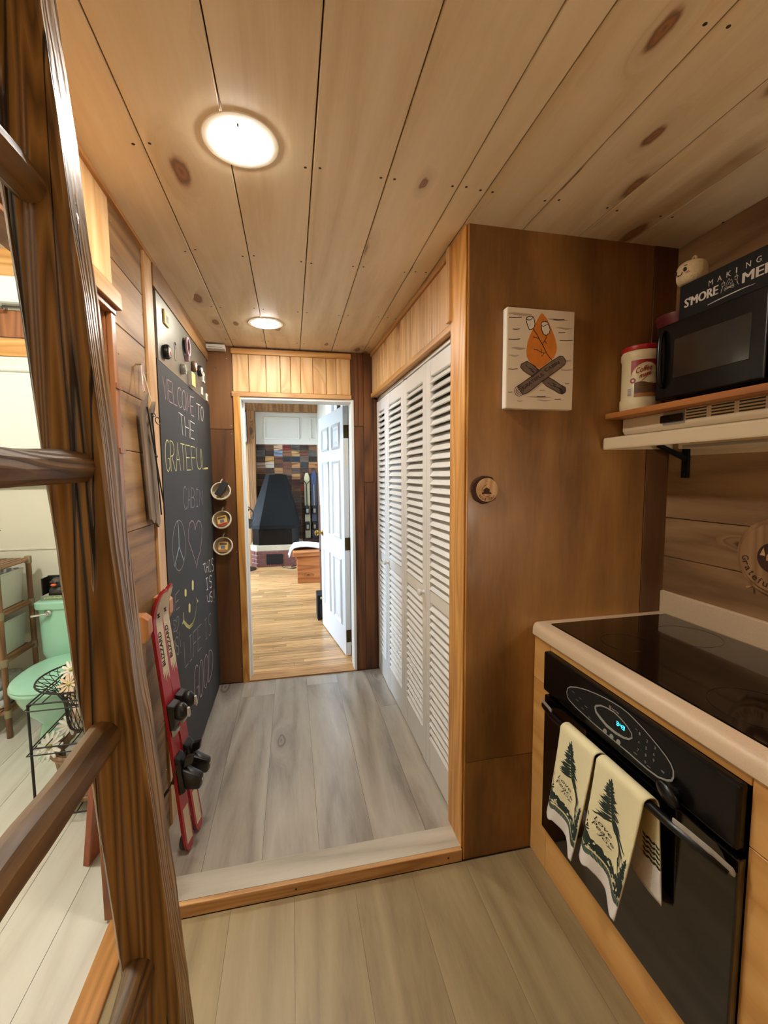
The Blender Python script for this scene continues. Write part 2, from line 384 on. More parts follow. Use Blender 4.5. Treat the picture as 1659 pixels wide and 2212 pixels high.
M['chalkboard'] = plain('chalkboard', '2b2928', .75, var=.12, vscale=4)
M['boardedge'] = plain('board_edge', '24170d', .7)
M['metal'] = plain('galvanised_sheet', '8b8a80', .38, metal=.85, var=.08, vscale=5)
for n, c in (('pink','b3979a'),('white','d9d4cc'),('yellow','dcd48a'),('purple','8f8490'),('blue','a8c2cf'),('grey','8f8a88')):
    M['chalk_'+n] = plain('chalk_'+n, c, .95)
M['basket'] = plain('woven_basket', 'c4b296', .85, var=.2, vscale=120, bump=.5, bscale=220)
M['basketrim'] = plain('basket_rim', 'ddd0b4', .85, var=.1, vscale=120, bump=.4, bscale=300)
M['pack'] = plain('yellow_packet', 'd8b45c', .5, var=.15, vscale=40)
M['packred'] = plain('red_print', 'a8322a', .5)
M['packblue'] = plain('blue_print', '5a6c82', .5)
M['paper'] = plain('paper', 'ded6c2', .7)
M['red'] = plain('ski_red', 'a41e28', .32, coat=.3)
M['skiwhite'] = plain('ski_cream', 'd2c3a4', .35, coat=.2)
M['plastic'] = plain('black_plastic', '161413', .35)
M['darkgrey'] = plain('dark_grey_rubber', '3a3530', .6)
M['mint'] = plain('mint_porcelain', 'a3d6bf', .15, coat=.5)
M['redlid'] = plain('red_plastic', 'a8201f', .35)
M['can'] = plain('cream_plastic', 'dccba0', .4)
M['canlabel'] = plain('label_red', '96201c', .45)
M['brownprint'] = plain('brown_print', '5e4128', .5, var=.2, vscale=60)
M['orangeprint'] = plain('amber_print', '9a6634', .5, var=.2, vscale=60)
M['pinkplastic'] = plain('maroon_plastic', '6e2a30', .3)
M['yarn'] = plain('cream_yarn', 'dccaa4', .9, bump=1.0, bscale=140)
M['yarnpink'] = plain('pink_yarn', 'd48f80', .9)
M['wire'] = plain('black_wire', '181310', .5)
M['wirebrown'] = plain('dark_iron_wire', '3a2c1c', .5)
M['wicker'] = wood('wicker_slats', 'b79a7c', 'a28467', '82664b', 2, 9, 4, .5, 0, rough=.7, bump=.2, tone=.1)
M['flower'] = plain('white_petal', 'e2dfd4', .8)
M['flowerheart'] = plain('flower_centre', 'b3a860', .8)
M['peach'] = plain('peach_petal', 'd9bda0', .8)
M['bin'] = plain('white_bin', 'd3d6d2', .5)
M['bamboo'] = wood('bamboo', '8d6a48', '775537', '573b23', 2, 8, 3, .5, 0, rough=.5, tone=.06)
M['bamboo_y'] = wood('bamboo_slat', '9b7855', '7c5a3a', '573b23', 1, 8, 3, .5, 0, rough=.5, tone=.08)
M['joint'] = plain('bamboo_fitting', '8c7f62', .6)
M['shade'] = plain('roller_shade', 'e4e8e2', .7)
M['lampglass'] = plain('frosted_glass', 'd0dedd', .3)
M['brick'] = plain('brick', '6e4038', .85, var=.25, vscale=25, bump=.4, bscale=80)
M['mortar'] = plain('mortar', '9c948b', .9, bump=.3, bscale=120)
M['slab'] = plain('hearth_slab', 'b3a892', .7, var=.08)
M['bluewhite'] = plain('white_panel', 'd3d0c8', .5)
M['cloth'] = plain('grey_white_cloth', 'c3c4c6', .9, var=.2, vscale=50)
M['skiblue'] = plain('navy_ski', '2b3c68', .3, coat=.3)
M['skiyellow'] = plain('pale_ski', 'cfc6a0', .35, coat=.2)
M['darkwalnut'] = wood('walnut', '4a2616', '3a1c10', '260f08', 2, 6, 4, .5, 0, rough=.4, tone=.05)
M['nail'] = plain('nail_head', '2b1a0d', .6)
M['nailbright'] = plain('bright_nail', 'b8b0a0', .35, metal=.8)
M['lamp'] = plain('lamp_face', 'ffffff', .5, emit=(1, .95, .86, 1), es=CAN_POWER)
M['lamp_k'] = plain('kitchen_lamp_face', 'ffffff', .5, emit=(1, .94, .84, 1), es=KITCHEN_LAMP)
M['lamp_b'] = plain('added_bath_globe', 'ffffff', .5, emit=(1, .97, .89, 1), es=ADDED_BATH_LAMP)
M['lamp_c'] = plain('added_lamp_shade', 'f2dcb4', .8, emit=(1, .88, .70, 1), es=ADDED_COUNTER_LAMP)
M['trimwhite'] = plain('lamp_trim', 'f2e8d4', .5)
def pane_glass():
    m = bpy.data.materials.new('window_glass'); m.use_nodes = True; nt = m.node_tree; nt.nodes.clear()
    o = nt.nodes.new('ShaderNodeOutputMaterial'); a = nt.nodes.new('ShaderNodeBsdfTransparent'); b = nt.nodes.new('ShaderNodeBsdfGlossy'); x = nt.nodes.new('ShaderNodeMixShader'); f = nt.nodes.new('ShaderNodeFresnel')
    f.inputs[0].default_value = 1.45; b.inputs['Roughness'].default_value = .02
    nt.links.new(f.outputs[0], x.inputs[0]); nt.links.new(a.outputs[0], x.inputs[1]); nt.links.new(b.outputs[0], x.inputs[2]); nt.links.new(x.outputs[0], o.inputs[0]); return m
M['glass'] = pane_glass()
CHALK=[
 (1,0,1.0,[(2.0072,1.8728),(2.0356,1.7805),(2.0394,1.8552),(2.0642,1.781),(2.0674,1.8744)]),
 (1,0,1.0,[(2.0906,1.7815),(2.0799,1.8747)]),
 (1,0,1.0,[(2.0799,1.8747),(2.145,1.8765)]),
 (1,0,1.0,[(2.0852,1.8283),(2.1355,1.8294)]),
 (1,0,1.0,[(2.0906,1.7815),(2.152,1.7826)]),
 (1,0,1.0,[(2.1585,1.8769),(2.1648,1.7828),(2.231,1.7839)]),
 (1,0,1.0,[(2.3189,1.87),(2.3004,1.8793),(2.2795,1.8791),(2.261,1.8696),(2.2485,1.8527),(2.2443,1.8318),(2.2488,1.811),(2.2609,1.7946),(2.2783,1.7858),(2.2978,1.7865),(2.3159,1.7967)]),
 (1,0,1.0,[(2.3776,1.8828),(2.3615,1.8787),(2.3475,1.868),(2.338,1.8522),(2.334,1.8337),(2.3359,1.8154),(2.3433,1.8),(2.3551,1.7898),(2.3696,1.7864),(2.3849,1.7903),(2.3989,1.801),(2.4095,1.8169),(2.4147,1.8355),(2.4136,1.854),(2.4062,1.8694),(2.3934,1.8796),(2.3776,1.8828)]),
 (1,0,1.0,[(2.4254,1.7874),(2.4467,1.8847),(2.4717,1.8173),(2.5202,1.8867),(2.5101,1.7889)]),
 (2,0,1.0,[(2.5185,1.7812),(2.5141,1.8775)]),
 (2,0,1.0,[(2.5141,1.8775),(2.6017,1.8884)]),
 (2,0,1.0,[(2.5163,1.8295),(2.5799,1.8349)]),
 (2,0,1.0,[(2.5185,1.7812),(2.5909,1.7842)]),
 (3,1,1.0,[(2.6666,1.867),(2.7794,1.873)]),
 (3,1,1.0,[(2.7218,1.8699),(2.7189,1.7784)]),
 (4,1,1.0,[(2.8287,1.872),(2.8109,1.8675),(2.7961,1.8574),(2.787,1.8432),(2.7843,1.8271),(2.7873,1.8113),(2.7943,1.7978),(2.8039,1.7886),(2.8151,1.7854),(2.8275,1.7887),(2.8403,1.7983),(2.8521,1.8129),(2.8606,1.8302),(2.8631,1.8473),(2.858,1.8613),(2.8457,1.87),(2.8287,1.872)]),
 (5,1,1.0,[(2.2515,1.7567),(2.3365,1.7534)]),
 (5,1,1.0,[(2.2931,1.7551),(2.3141,1.6546)]),
 (5,1,1.0,[(2.376,1.6551),(2.3633,1.7523)]),
 (5,1,1.0,[(2.4586,1.6558),(2.4577,1.7486)]),
 (5,1,1.0,[(2.3696,1.7039),(2.4582,1.7023)]),
 (5,1,1.0,[(2.4846,1.656),(2.4876,1.7474)]),
 (5,1,1.0,[(2.4876,1.7474),(2.5932,1.7433)]),
 (5,1,1.0,[(2.4861,1.7018),(2.564,1.7003)]),
 (5,1,1.0,[(2.4846,1.656),(2.5755,1.6568)]),
 (6,2,1.0,[(2.0482,1.6),(2.035,1.6081),(2.021,1.6074),(2.0079,1.5978),(1.9973,1.5806),(1.9905,1.558),(1.9884,1.533),(1.9913,1.5092),(1.999,1.4896),(2.0105,1.4769),(2.0245,1.4728),(2.0518,1.494),(2.0528,1.5307),(2.0264,1.5301)]),
 (6,2,1.0,[(2.0684,1.4742),(2.0716,1.6092),(2.092,1.6094),(2.1078,1.6069),(2.1213,1.5998),(2.1304,1.5891),(2.1336,1.5764),(2.1301,1.5636),(2.1207,1.5526),(2.1068,1.5451),(2.0906,1.5423),(2.07,1.5418)]),
 (6,2,1.0,[(2.0906,1.5423),(2.14,1.4765)]),
 (6,2,1.0,[(2.1587,1.4771),(2.1965,1.6101),(2.2372,1.4796)]),
 (6,2,1.0,[(2.1739,1.5307),(2.2204,1.5317)]),
 (6,2,1.0,[(2.255,1.6105),(2.3384,1.611)]),
 (6,2,1.0,[(2.2959,1.6107),(2.3001,1.4816)]),
 (6,2,1.0,[(2.3668,1.4838),(2.3602,1.6112)]),
 (6,2,1.0,[(2.3602,1.6112),(2.4522,1.6118)]),
 (6,2,1.0,[(2.3635,1.5477),(2.4379,1.5492)]),
 (6,2,1.0,[(2.3668,1.4838),(2.4624,1.4869)]),
 (6,2,1.0,[(2.4876,1.4877),(2.4764,1.6119)]),
 (6,2,1.0,[(2.4764,1.6119),(2.5784,1.6126)]),
 (6,2,1.0,[(2.4818,1.5526),(2.5696,1.5543)]),
 (6,2,1.0,[(2.6053,1.6128),(2.6178,1.5225),(2.6178,1.5225),(2.6237,1.5109),(2.6374,1.5015),(2.6572,1.4955),(2.6801,1.4939),(2.7027,1.4969),(2.7213,1.504),(2.7328,1.5141),(2.7354,1.5255),(2.7191,1.6136)]),
 (6,2,1.0,[(2.7492,1.6138),(2.7725,1.4969),(2.9065,1.5012)]),
 (6,2,2.6,[(2.8252,1.4998),(2.9353,1.5043)]),
 (7,3,1.0,[(2.3333,1.3882),(2.3183,1.4012),(2.301,1.4031),(2.2849,1.3933),(2.2732,1.3734),(2.2681,1.3477),(2.2705,1.3216),(2.2799,1.3006),(2.2945,1.2893),(2.3115,1.2895),(2.3277,1.301)]),
 (7,3,1.0,[(2.3472,1.2874),(2.389,1.3969),(2.4148,1.2866)]),
 (7,3,1.0,[(2.3636,1.3318),(2.4045,1.3301)]),
 (7,3,1.0,[(2.4358,1.2864),(2.4457,1.392),(2.475,1.3895),(2.491,1.3857),(2.5035,1.3778),(2.5097,1.3675),(2.5085,1.3568),(2.5001,1.3475),(2.4863,1.3414),(2.47,1.3398),(2.4409,1.3413)]),
 (7,3,1.0,[(2.47,1.3398),(2.47,1.3398),(2.489,1.3362),(2.5039,1.3282),(2.5114,1.3174),(2.5101,1.3058),(2.5001,1.2955),(2.4838,1.2884),(2.4645,1.286),(2.4358,1.2864)]),
 (7,3,1.0,[(2.5599,1.3823),(2.6088,1.3781)]),
 (7,3,1.0,[(2.5841,1.3802),(2.5706,1.2848)]),
 (7,3,1.0,[(2.5471,1.2851),(2.5946,1.2845)]),
 (7,3,1.0,[(2.6357,1.2841),(2.651,1.3745),(2.722,1.2831),(2.74,1.3669)]),
 (8,5,1.0,[(2.2589,1.1136),(2.2512,1.0888),(2.2384,1.0662),(2.2211,1.0469),(2.2004,1.0318),(2.1772,1.0215),(2.1529,1.0163),(2.1284,1.0164),(2.105,1.0215),(2.0835,1.0312),(2.0647,1.045),(2.0494,1.0623),(2.038,1.0822),(2.0309,1.104),(2.0282,1.1268),(2.0301,1.1498),(2.0365,1.1722),(2.0472,1.193),(2.0618,1.2116),(2.0798,1.2271),(2.1007,1.2389),(2.1236,1.2463),(2.1477,1.2489),(2.1719,1.2465),(2.1952,1.2389),(2.2165,1.2264),(2.2345,1.2093),(2.2485,1.1884),(2.2575,1.1647),(2.261,1.1393),(2.2589,1.1136)]),
 (8,4,1.3,[(2.1395,1.2495),(2.1449,1.1874),(2.1403,1.1262)]),
 (8,4,1.2,[(2.1403,1.1262),(2.0467,1.0522)]),
 (8,4,1.2,[(2.1403,1.1262),(2.2187,1.0443)]),
 (9,0,1.0,[(2.4915,1.1626),(2.4677,1.2063),(2.4254,1.2207),(2.3715,1.2115),(2.3344,1.1722),(2.3332,1.1241),(2.3941,1.0652),(2.4541,1.0037),(2.4956,0.9507),(2.5188,0.9913),(2.6033,1.0296),(2.6553,1.0984),(2.6722,1.1516),(2.6427,1.1901),(2.5834,1.2048),(2.5258,1.1897),(2.4915,1.1626)]),
 (10,1,1.6,[(2.6581,0.9369),(2.7204,0.9329)]),
 (10,1,1.6,[(2.6889,0.9349),(2.7168,0.8751)]),
 (10,1,1.6,[(2.7615,0.8674),(2.7397,0.9317)]),
 (10,1,1.6,[(2.8196,0.8574),(2.806,0.9274)]),
 (10,1,1.6,[(2.7505,0.8997),(2.8128,0.8925)]),
 (10,1,1.6,[(2.8404,0.9252),(2.8829,0.9225)]),
 (10,1,1.6,[(2.8615,0.9239),(2.8679,0.8491)]),
 (10,1,1.6,[(2.8496,0.8522),(2.8865,0.8459)]),
 (10,1,1.6,[(2.9852,0.9052),(2.9748,0.9133),(2.9596,0.9175),(2.9436,0.917),(2.9306,0.9122),(2.9234,0.9042),(2.9235,0.8947),(2.9305,0.8855),(2.9427,0.8788),(2.9535,0.8763),(2.9691,0.8717),(2.9799,0.8624),(2.9827,0.8512),(2.9772,0.8411),(2.9653,0.8351),(2.9502,0.8349),(2.9358,0.8401),(2.9254,0.8493)]),
 (11,1,1.6,[(2.7205,0.8374),(2.7742,0.8324)]),
 (11,1,1.6,[(2.7471,0.8349),(2.7564,0.7624)]),
 (11,1,1.6,[(2.7327,0.766),(2.7806,0.7588)]),
 (11,1,1.6,[(2.9064,0.8103),(2.8924,0.8185),(2.8727,0.8233),(2.852,0.8238),(2.8354,0.82),(2.8266,0.8128),(2.827,0.8038),(2.8364,0.7948),(2.8525,0.7879),(2.8666,0.785),(2.8873,0.7799),(2.9019,0.7708),(2.9063,0.7602),(2.8996,0.7511),(2.8842,0.746),(2.8644,0.7463),(2.8452,0.7517),(2.8311,0.7608)]),
 (12,1,1.4,[(2.7324,0.7326),(2.7462,0.6997),(2.7462,0.6997),(2.7504,0.6948),(2.7587,0.6893),(2.7699,0.6838),(2.7823,0.6792),(2.7942,0.6765),(2.8041,0.6764),(2.8105,0.6789),(2.8122,0.6836),(2.8055,0.7254)]),
 (12,1,1.4,[(2.8974,0.7075),(2.886,0.7148),(2.8701,0.719),(2.8536,0.7195),(2.8405,0.7165),(2.8339,0.7109),(2.8348,0.7037),(2.8428,0.6962),(2.856,0.6897),(2.8672,0.6865),(2.8837,0.6811),(2.8955,0.6722),(2.8993,0.6623),(2.8945,0.6545),(2.8828,0.6514),(2.8674,0.6536),(2.8522,0.6603),(2.8408,0.6691)]),
 (12,1,1.4,[(2.973,0.709),(2.9626,0.6511)]),
 (12,1,1.4,[(2.9591,0.6313),(2.9582,0.6264)]),
 (13,3,1.0,[(1.9489,0.9211),(1.9858,0.8599),(1.9849,0.9102),(2.0124,0.8581),(2.0151,0.9246)]),
 (13,3,1.0,[(2.0398,0.8563),(2.0324,0.9256)]),
 (13,3,1.0,[(2.0324,0.9256),(2.1048,0.9294)]),
 (13,3,1.0,[(2.0361,0.891),(2.0876,0.8909)]),
 (13,3,1.0,[(2.0398,0.8563),(2.0969,0.8524)]),
 (14,3,1.0,[(1.9755,0.7784),(2.0247,0.7656),(2.0382,0.749)]),
 (14,3,1.0,[(1.9789,0.7838),(2.0194,0.7843),(1.9873,0.8103),(1.9862,0.8238),(2.0135,0.8196),(2.0318,0.8035),(2.0452,0.8209),(2.0702,0.8161),(2.0777,0.7999),(2.0641,0.784),(2.0411,0.7648),(2.0247,0.7656)]),
 (15,5,1.2,[(1.9494,0.7329),(1.963,0.6858),(1.963,0.6858),(1.9661,0.6795),(1.9714,0.6734),(1.9781,0.6683),(1.9853,0.6652),(1.9918,0.6648),(1.9968,0.6673),(1.9996,0.6725),(1.9995,0.6795),(1.9882,0.7361)]),
 (15,5,1.2,[(2.0378,0.7287),(2.0307,0.736),(2.022,0.7387),(2.0136,0.7365),(2.0076,0.7303),(2.0053,0.7216),(2.0071,0.7121),(2.0126,0.7035),(2.0204,0.6976),(2.0266,0.6958),(2.0359,0.6921),(2.0435,0.6831),(2.0472,0.6712),(2.0463,0.6601),(2.0411,0.6533),(2.033,0.6525),(2.0241,0.6576),(2.0167,0.6666)]),
 (15,5,1.2,[(2.075,0.7431),(2.0806,0.6706)]),
 (15,5,1.2,[(2.0826,0.6455),(2.0831,0.6392)]),
 (17,2,2.2,[(2.2088,0.9041),(2.2034,0.8761)]),
 (17,2,2.2,[(2.2186,0.9057),(2.2116,0.8696)]),
 (17,2,2.2,[(2.2278,0.9033),(2.2207,0.8671)]),
 (17,2,2.2,[(2.2362,0.8969),(2.2307,0.8686)]),
 (18,2,2.2,[(2.3664,0.9088),(2.3581,0.8674)]),
 (18,2,2.2,[(2.3774,0.9123),(2.3666,0.859)]),
 (18,2,2.2,[(2.3873,0.91),(2.3764,0.8564)]),
 (18,2,2.2,[(2.3961,0.9016),(2.3876,0.8597)]),
 (19,2,2.2,[(2.2746,0.8121),(2.2677,0.7774)]),
 (19,2,2.2,[(2.2846,0.8144),(2.2757,0.7696)]),
 (19,2,2.2,[(2.2938,0.8117),(2.2848,0.7667)]),
 (19,2,2.2,[(2.302,0.8039),(2.295,0.7688)]),
 (20,2,2.0,[(2.1575,0.7698),(2.2095,0.7341),(2.2654,0.7017),(2.3383,0.6938),(2.3935,0.7069),(2.4362,0.7375),(2.4616,0.7704)]),
 (20,2,2.0,[(2.1565,0.7651),(2.2084,0.7286),(2.2646,0.6975),(2.3376,0.6902),(2.3931,0.7054),(2.4362,0.7375),(2.4616,0.7704)]),
 (20,2,2.0,[(2.1556,0.7604),(2.2074,0.7231),(2.2637,0.6932),(2.3368,0.6865),(2.3928,0.7039),(2.4362,0.7375),(2.4616,0.7704)]),
 (20,2,1.8,[(2.1616,0.806),(2.1655,0.7743),(2.1342,0.7599)]),
 (20,2,2.2,[(2.4576,0.796),(2.4616,0.7704),(2.4894,0.7665),(2.4552,0.7845)]),
 (21,5,1.0,[(2.1448,0.667),(2.1423,0.542),(2.2083,0.5337)]),
 (21,5,1.0,[(2.2512,0.6547),(2.2969,0.6494)]),
 (21,5,1.0,[(2.2738,0.652),(2.2641,0.5267)]),
 (21,5,1.0,[(2.2429,0.5293),(2.2858,0.5239)]),
 (21,5,1.0,[(2.323,0.5193),(2.3364,0.6448)]),
 (21,5,1.0,[(2.3364,0.6448),(2.4198,0.6351)]),
 (21,5,1.0,[(2.33,0.5845),(2.3983,0.5762)]),
 (21,5,1.0,[(2.4256,0.5064),(2.4461,0.6321)]),
 (21,5,1.0,[(2.4461,0.6321),(2.5379,0.6214)]),
 (21,5,1.0,[(2.4358,0.5691),(2.5062,0.5606)]),
 (21,5,1.0,[(2.4256,0.5064),(2.511,0.4956)]),
 (22,5,1.0,[(2.6387,0.6095),(2.6967,0.6055)]),
 (22,5,1.0,[(2.6674,0.6075),(2.6649,0.4871)]),
 (22,5,1.0,[(2.6422,0.491),(2.6881,0.483)]),
 (22,5,1.0,[(2.8365,0.5787),(2.824,0.5913),(2.8036,0.5979),(2.7806,0.5971),(2.7611,0.5894),(2.7492,0.5767),(2.7472,0.5616),(2.7547,0.5474),(2.7698,0.5371),(2.7839,0.5334),(2.8041,0.5265),(2.8162,0.5125),(2.8166,0.4953),(2.8061,0.4797),(2.7884,0.4701),(2.7684,0.469),(2.7508,0.4765),(2.7393,0.4903)]),
 (23,0,1.3,[(2.408,0.4321),(2.388,0.4487),(2.365,0.452),(2.3424,0.4413),(2.3232,0.4178),(2.3096,0.3846),(2.3032,0.3464),(2.3046,0.3087),(2.3135,0.2769),(2.3289,0.2552),(2.3489,0.2463),(2.3938,0.2724),(2.4024,0.3267),(2.3612,0.3324)]),
 (23,0,1.3,[(2.4935,0.4299),(2.4703,0.4265),(2.4485,0.4083),(2.4312,0.378),(2.4208,0.3404),(2.4185,0.3018),(2.4246,0.2683),(2.4381,0.2452),(2.4572,0.2358),(2.4795,0.241),(2.5017,0.2597),(2.5203,0.2887),(2.5324,0.3241),(2.5355,0.3609),(2.5292,0.394),(2.5143,0.4183),(2.4935,0.4299)]),
 (23,0,1.3,[(2.6336,0.4032),(2.6075,0.4008),(2.5825,0.3845),(2.5625,0.3565),(2.55,0.3215),(2.5466,0.2854),(2.5525,0.254),(2.567,0.2322),(2.588,0.2232),(2.613,0.2276),(2.6382,0.2444),(2.6599,0.2709),(2.6744,0.3033),(2.679,0.3374),(2.6727,0.3684),(2.6566,0.3916),(2.6336,0.4032)]),
 (23,0,1.3,[(2.6684,0.2154),(2.7201,0.3867),(2.7479,0.3814),(2.7817,0.3706),(2.81,0.3528),(2.8293,0.3303),(2.8375,0.3053),(2.8335,0.2801),(2.8182,0.2567),(2.7934,0.2368),(2.7623,0.2221),(2.728,0.2137),(2.6941,0.2129),(2.6684,0.2154)]),
]
LENS= [(1.2173, 0.7288), (1.213, 0.745), (1.1999, 0.7558), (1.167, 0.7704), (1.1217, 0.7846), (1.0823, 0.7933), (1.0481, 0.7991), (1.0126, 0.8034), (0.979, 0.8053), (0.9521, 0.8033), (0.9262, 0.7974), (0.9013, 0.7908), (0.8773, 0.7825), (0.8542, 0.7736), (0.8319, 0.7633), (0.8166, 0.7528), (0.8087, 0.7414), (0.8078, 0.7252), (0.8123, 0.7135), (0.8243, 0.7048), (0.8498, 0.695), (0.884, 0.6925), (0.9206, 0.6938), (0.9464, 0.6954), (0.9871, 0.6959), (1.0307, 0.6964), (1.0775, 0.6969), (1.1279, 0.6998), (1.1711, 0.7028), (1.2016, 0.709), (1.2136, 0.7154)]
RING= [(1.0817, 0.7492), (1.0773, 0.7574), (1.0589, 0.7685), (1.0347, 0.7748), (1.0055, 0.7777), (0.9801, 0.7737), (0.9554, 0.7657), (0.9391, 0.7546), (0.9372, 0.7432), (0.9484, 0.7332), (0.9666, 0.726), (0.9969, 0.7215), (1.032, 0.7226), (1.0601, 0.7312), (1.0763, 0.7382)]
DOTS= [(1.0371, 0.7022), (1.0109, 0.7019), (0.9841, 0.7026)]
CLK= [(0.9945, 0.7578), (0.963, 0.7591), (0.9967, 0.7456), (0.9652, 0.7493)]
NUMS= [(0.913, 0.7705), (0.8885, 0.7656), (0.8643, 0.7632), (0.9147, 0.746), (0.8904, 0.7453), (0.866, 0.7448), (0.9159, 0.7237), (0.891, 0.7263), (0.8662, 0.7286), (0.8914, 0.7075)]
LOGO= [(1.0233, 0.7833), (1.0116, 0.7831), (0.9875, 0.7845)]
FLAME= [(0.8827, 2.0194), (0.8905, 2.0182), (0.9045, 2.0031), (0.9168, 1.9835), (0.9292, 1.9604), (0.9408, 1.9354), (0.9485, 1.9083), (0.9471, 1.8892), (0.9377, 1.8698), (0.9204, 1.8551), (0.9011, 1.8404), (0.8818, 1.8275), (0.8582, 1.8368), (0.8384, 1.8513), (0.8294, 1.8679), (0.828, 1.8883), (0.8312, 1.9156), (0.8402, 1.9398), (0.8513, 1.9625), (0.8642, 1.9869), (0.8752, 2.0079)]
LOG1= [(0.7942, 1.7622), (0.817, 1.7767), (0.8513, 1.8004), (0.8896, 1.8296), (0.9282, 1.8555), (0.9614, 1.8753), (0.9734, 1.8741), (0.9859, 1.8599), (0.9823, 1.8476), (0.9647, 1.8328), (0.9296, 1.8087), (0.8908, 1.7829), (0.862, 1.7594), (0.8333, 1.7394), (0.816, 1.7337)]
LOG2= [(0.8307, 1.8509), (0.8079, 1.8397), (0.8053, 1.8293), (0.8161, 1.8178), (0.8356, 1.8067), (0.8552, 1.7988), (0.882, 1.8206), (0.8582, 1.8368)]
LOG3= [(0.916, 1.7995), (0.8908, 1.7812), (0.9109, 1.7663), (0.9411, 1.7533), (0.9594, 1.7434), (0.9736, 1.7403), (0.9874, 1.7496), (0.9869, 1.7654), (0.9665, 1.7735), (0.9401, 1.7883)]
CLINES=[
 ([(0.8512,1.9641),(0.8671,1.9465),(0.8792,1.9268),(0.8914,1.9104),(0.9057,1.8854),(0.9179,1.8705),(0.9301,1.859)],2.0),
 ([(0.8519,1.9363),(0.8635,1.9344),(0.8743,1.9316)],1.6),
 ([(0.9041,1.9444),(0.9035,1.9333),(0.8969,1.9226),(0.8903,1.9154)],1.6),
 ([(0.8988,1.9245),(0.9048,1.9197),(0.9069,1.9146)],1.6),
 ([(0.8558,1.8931),(0.8704,1.8922),(0.8862,1.8844),(0.9038,1.8827)],1.6),
 ([(0.8839,1.8971),(0.888,1.8914),(0.8872,1.8845)],1.4),
 ([(0.897,1.8815),(0.8913,1.8744),(0.8885,1.87)],1.4),
 ([(0.7583,1.9976),(0.7828,1.9982),(0.8073,2.0012)],2.0),
 ([(0.931,2.0006),(0.9532,2.001),(0.9754,2.0039)],2.0),
 ([(0.7732,1.9585),(0.7869,1.9583),(0.8006,1.9605)],1.6),
 ([(0.953,1.9572),(0.9669,1.957),(0.9808,1.9592)],1.5),
 ([(0.7578,1.9236),(0.78,1.9239),(0.8023,1.9265)],1.8),
 ([(0.9588,1.93),(0.9852,1.9305),(1.0117,1.9334)],1.5),
 ([(0.7588,1.8213),(0.7768,1.8211),(0.7949,1.8232)],1.4),
 ([(0.9679,1.8264),(0.9905,1.8263),(1.0132,1.8286)],1.4),
 ([(0.9855,1.7786),(0.9936,1.7778),(1.0016,1.7795)],1.3),
 ([(0.7593,1.7413),(0.7674,1.7406),(0.7755,1.7422)],1.2),
 ([(0.8725,1.7294),(0.8902,1.7288),(0.9079,1.7308)],1.8),
 ([(0.944,1.7219),(0.9571,1.7212),(0.9701,1.723)],1.5),
 ([(0.8837,1.7514),(0.8946,1.7508),(0.9054,1.7525)],0.9),
 ([(0.7952,1.7115),(0.8058,1.7108),(0.8164,1.7124)],0.9),
]
MMS=[ [(0.8237, 1.9944), (0.8273, 2.0022), (0.8387, 2.0063), (0.8502, 2.0054), (0.8552, 1.9965), (0.8585, 1.9798), (0.8559, 1.9695), (0.8474, 1.9622), (0.8369, 1.9599), (0.8319, 1.9697), (0.8258, 1.9845)] , [(0.8827, 1.9813), (0.8854, 1.9883), (0.897, 1.9924), (0.9078, 1.9897), (0.913, 1.9799), (0.9189, 1.9649), (0.9157, 1.9528), (0.9041, 1.9444), (0.8943, 1.9464), (0.8862, 1.9595)] ]
MMTOP=[ [(0.8256, 1.9937), (0.8361, 1.9927), (0.8428, 1.9948), (0.8503, 2.0029)] , [(0.8838, 1.978), (0.8916, 1.9738), (0.8993, 1.9782), (0.9109, 1.984)] ]

# ================================================================== SETTING
ZC = 2.31; ZK = -.045; XL = -.53; XR = 1.49; YP = 1.46; YE = 3.09
def xr(y): return .625-.045*(y-1.6)/1.49      # the old closet wall is not quite square
def xd(y): return .634-.022*(y-1.62)/1.47
# floors -----------------------------------------------------------
fl = struct('floor', B(-.60, 1.6, -1.7, 1.475, ZK-.06, ZK-.004), M['slatshadow'])
xs = [.62+.2155*k for k in range(-6, 5)]
for i, x in enumerate(xs):
    a, b = max(x, -.556), min(x+.2155, 1.49)
    if b-a < .02: continue
    y = 1.455 if i % 3 == 0 else 1.455
    cuts = [1.455, [.62, -.1, .31][i % 3], [-.6, -1.3, -.9][i % 3], -1.65]
    for k in range(3):
        B(a+.0004, b-.0004, cuts[k+1]+.0004, cuts[k]-.0004, ZK-.005, ZK).build('plank', M['vinyl_k'], fl)
fc = struct('floor_hall', B(-.53, .70, 1.4755, 3.2, -.06, -.004), M['slatshadow'])
for i, x in enumerate([-.5755, -.36, -.1445, .071, .2865, .502]):
    a, b = max(x, -.53), min(x+.2155, .69)
    cuts = [[1.578, 3.075], [1.578, 2.86, 3.075], [1.578, 3.075], [1.578, 2.93, 3.075], [1.578, 3.075], [1.578, 2.55, 3.075]][i]
    for k in range(len(cuts)-1):
        B(a+.0006, b-.0006, cuts[k]+.0006, cuts[k+1]-.0006, -.005, 0).build('plank', M['vinyl'], fc)
B(-.53, .612, 1.4755, 1.577, -.005, .003).build('transition_strip', M['vinyl_strip'], fc, bevel=.001)
t = struct('trim_step', B(-.53, .612, 1.4565, 1.475, ZK, .0035), M['oak_x'], bevel=.003)
mb = MB()
for x in (-.02, .555): mb.lathe([(.004, 0), (.004, .001)], (x, 1.4566, -.02), (0,-1,0), 8)
mb.build('screw_head', M['nail'], t)
struct('trim_bath_threshold', B(-.634, -.556, .3, 1.50, ZK-.02, ZK+.012), M['oak_y'], bevel=.004)
fb = struct('floor_bath', B(-2.8, -.60, .1, 3.3, ZK-.06, ZK-.005), M['slatshadow'])
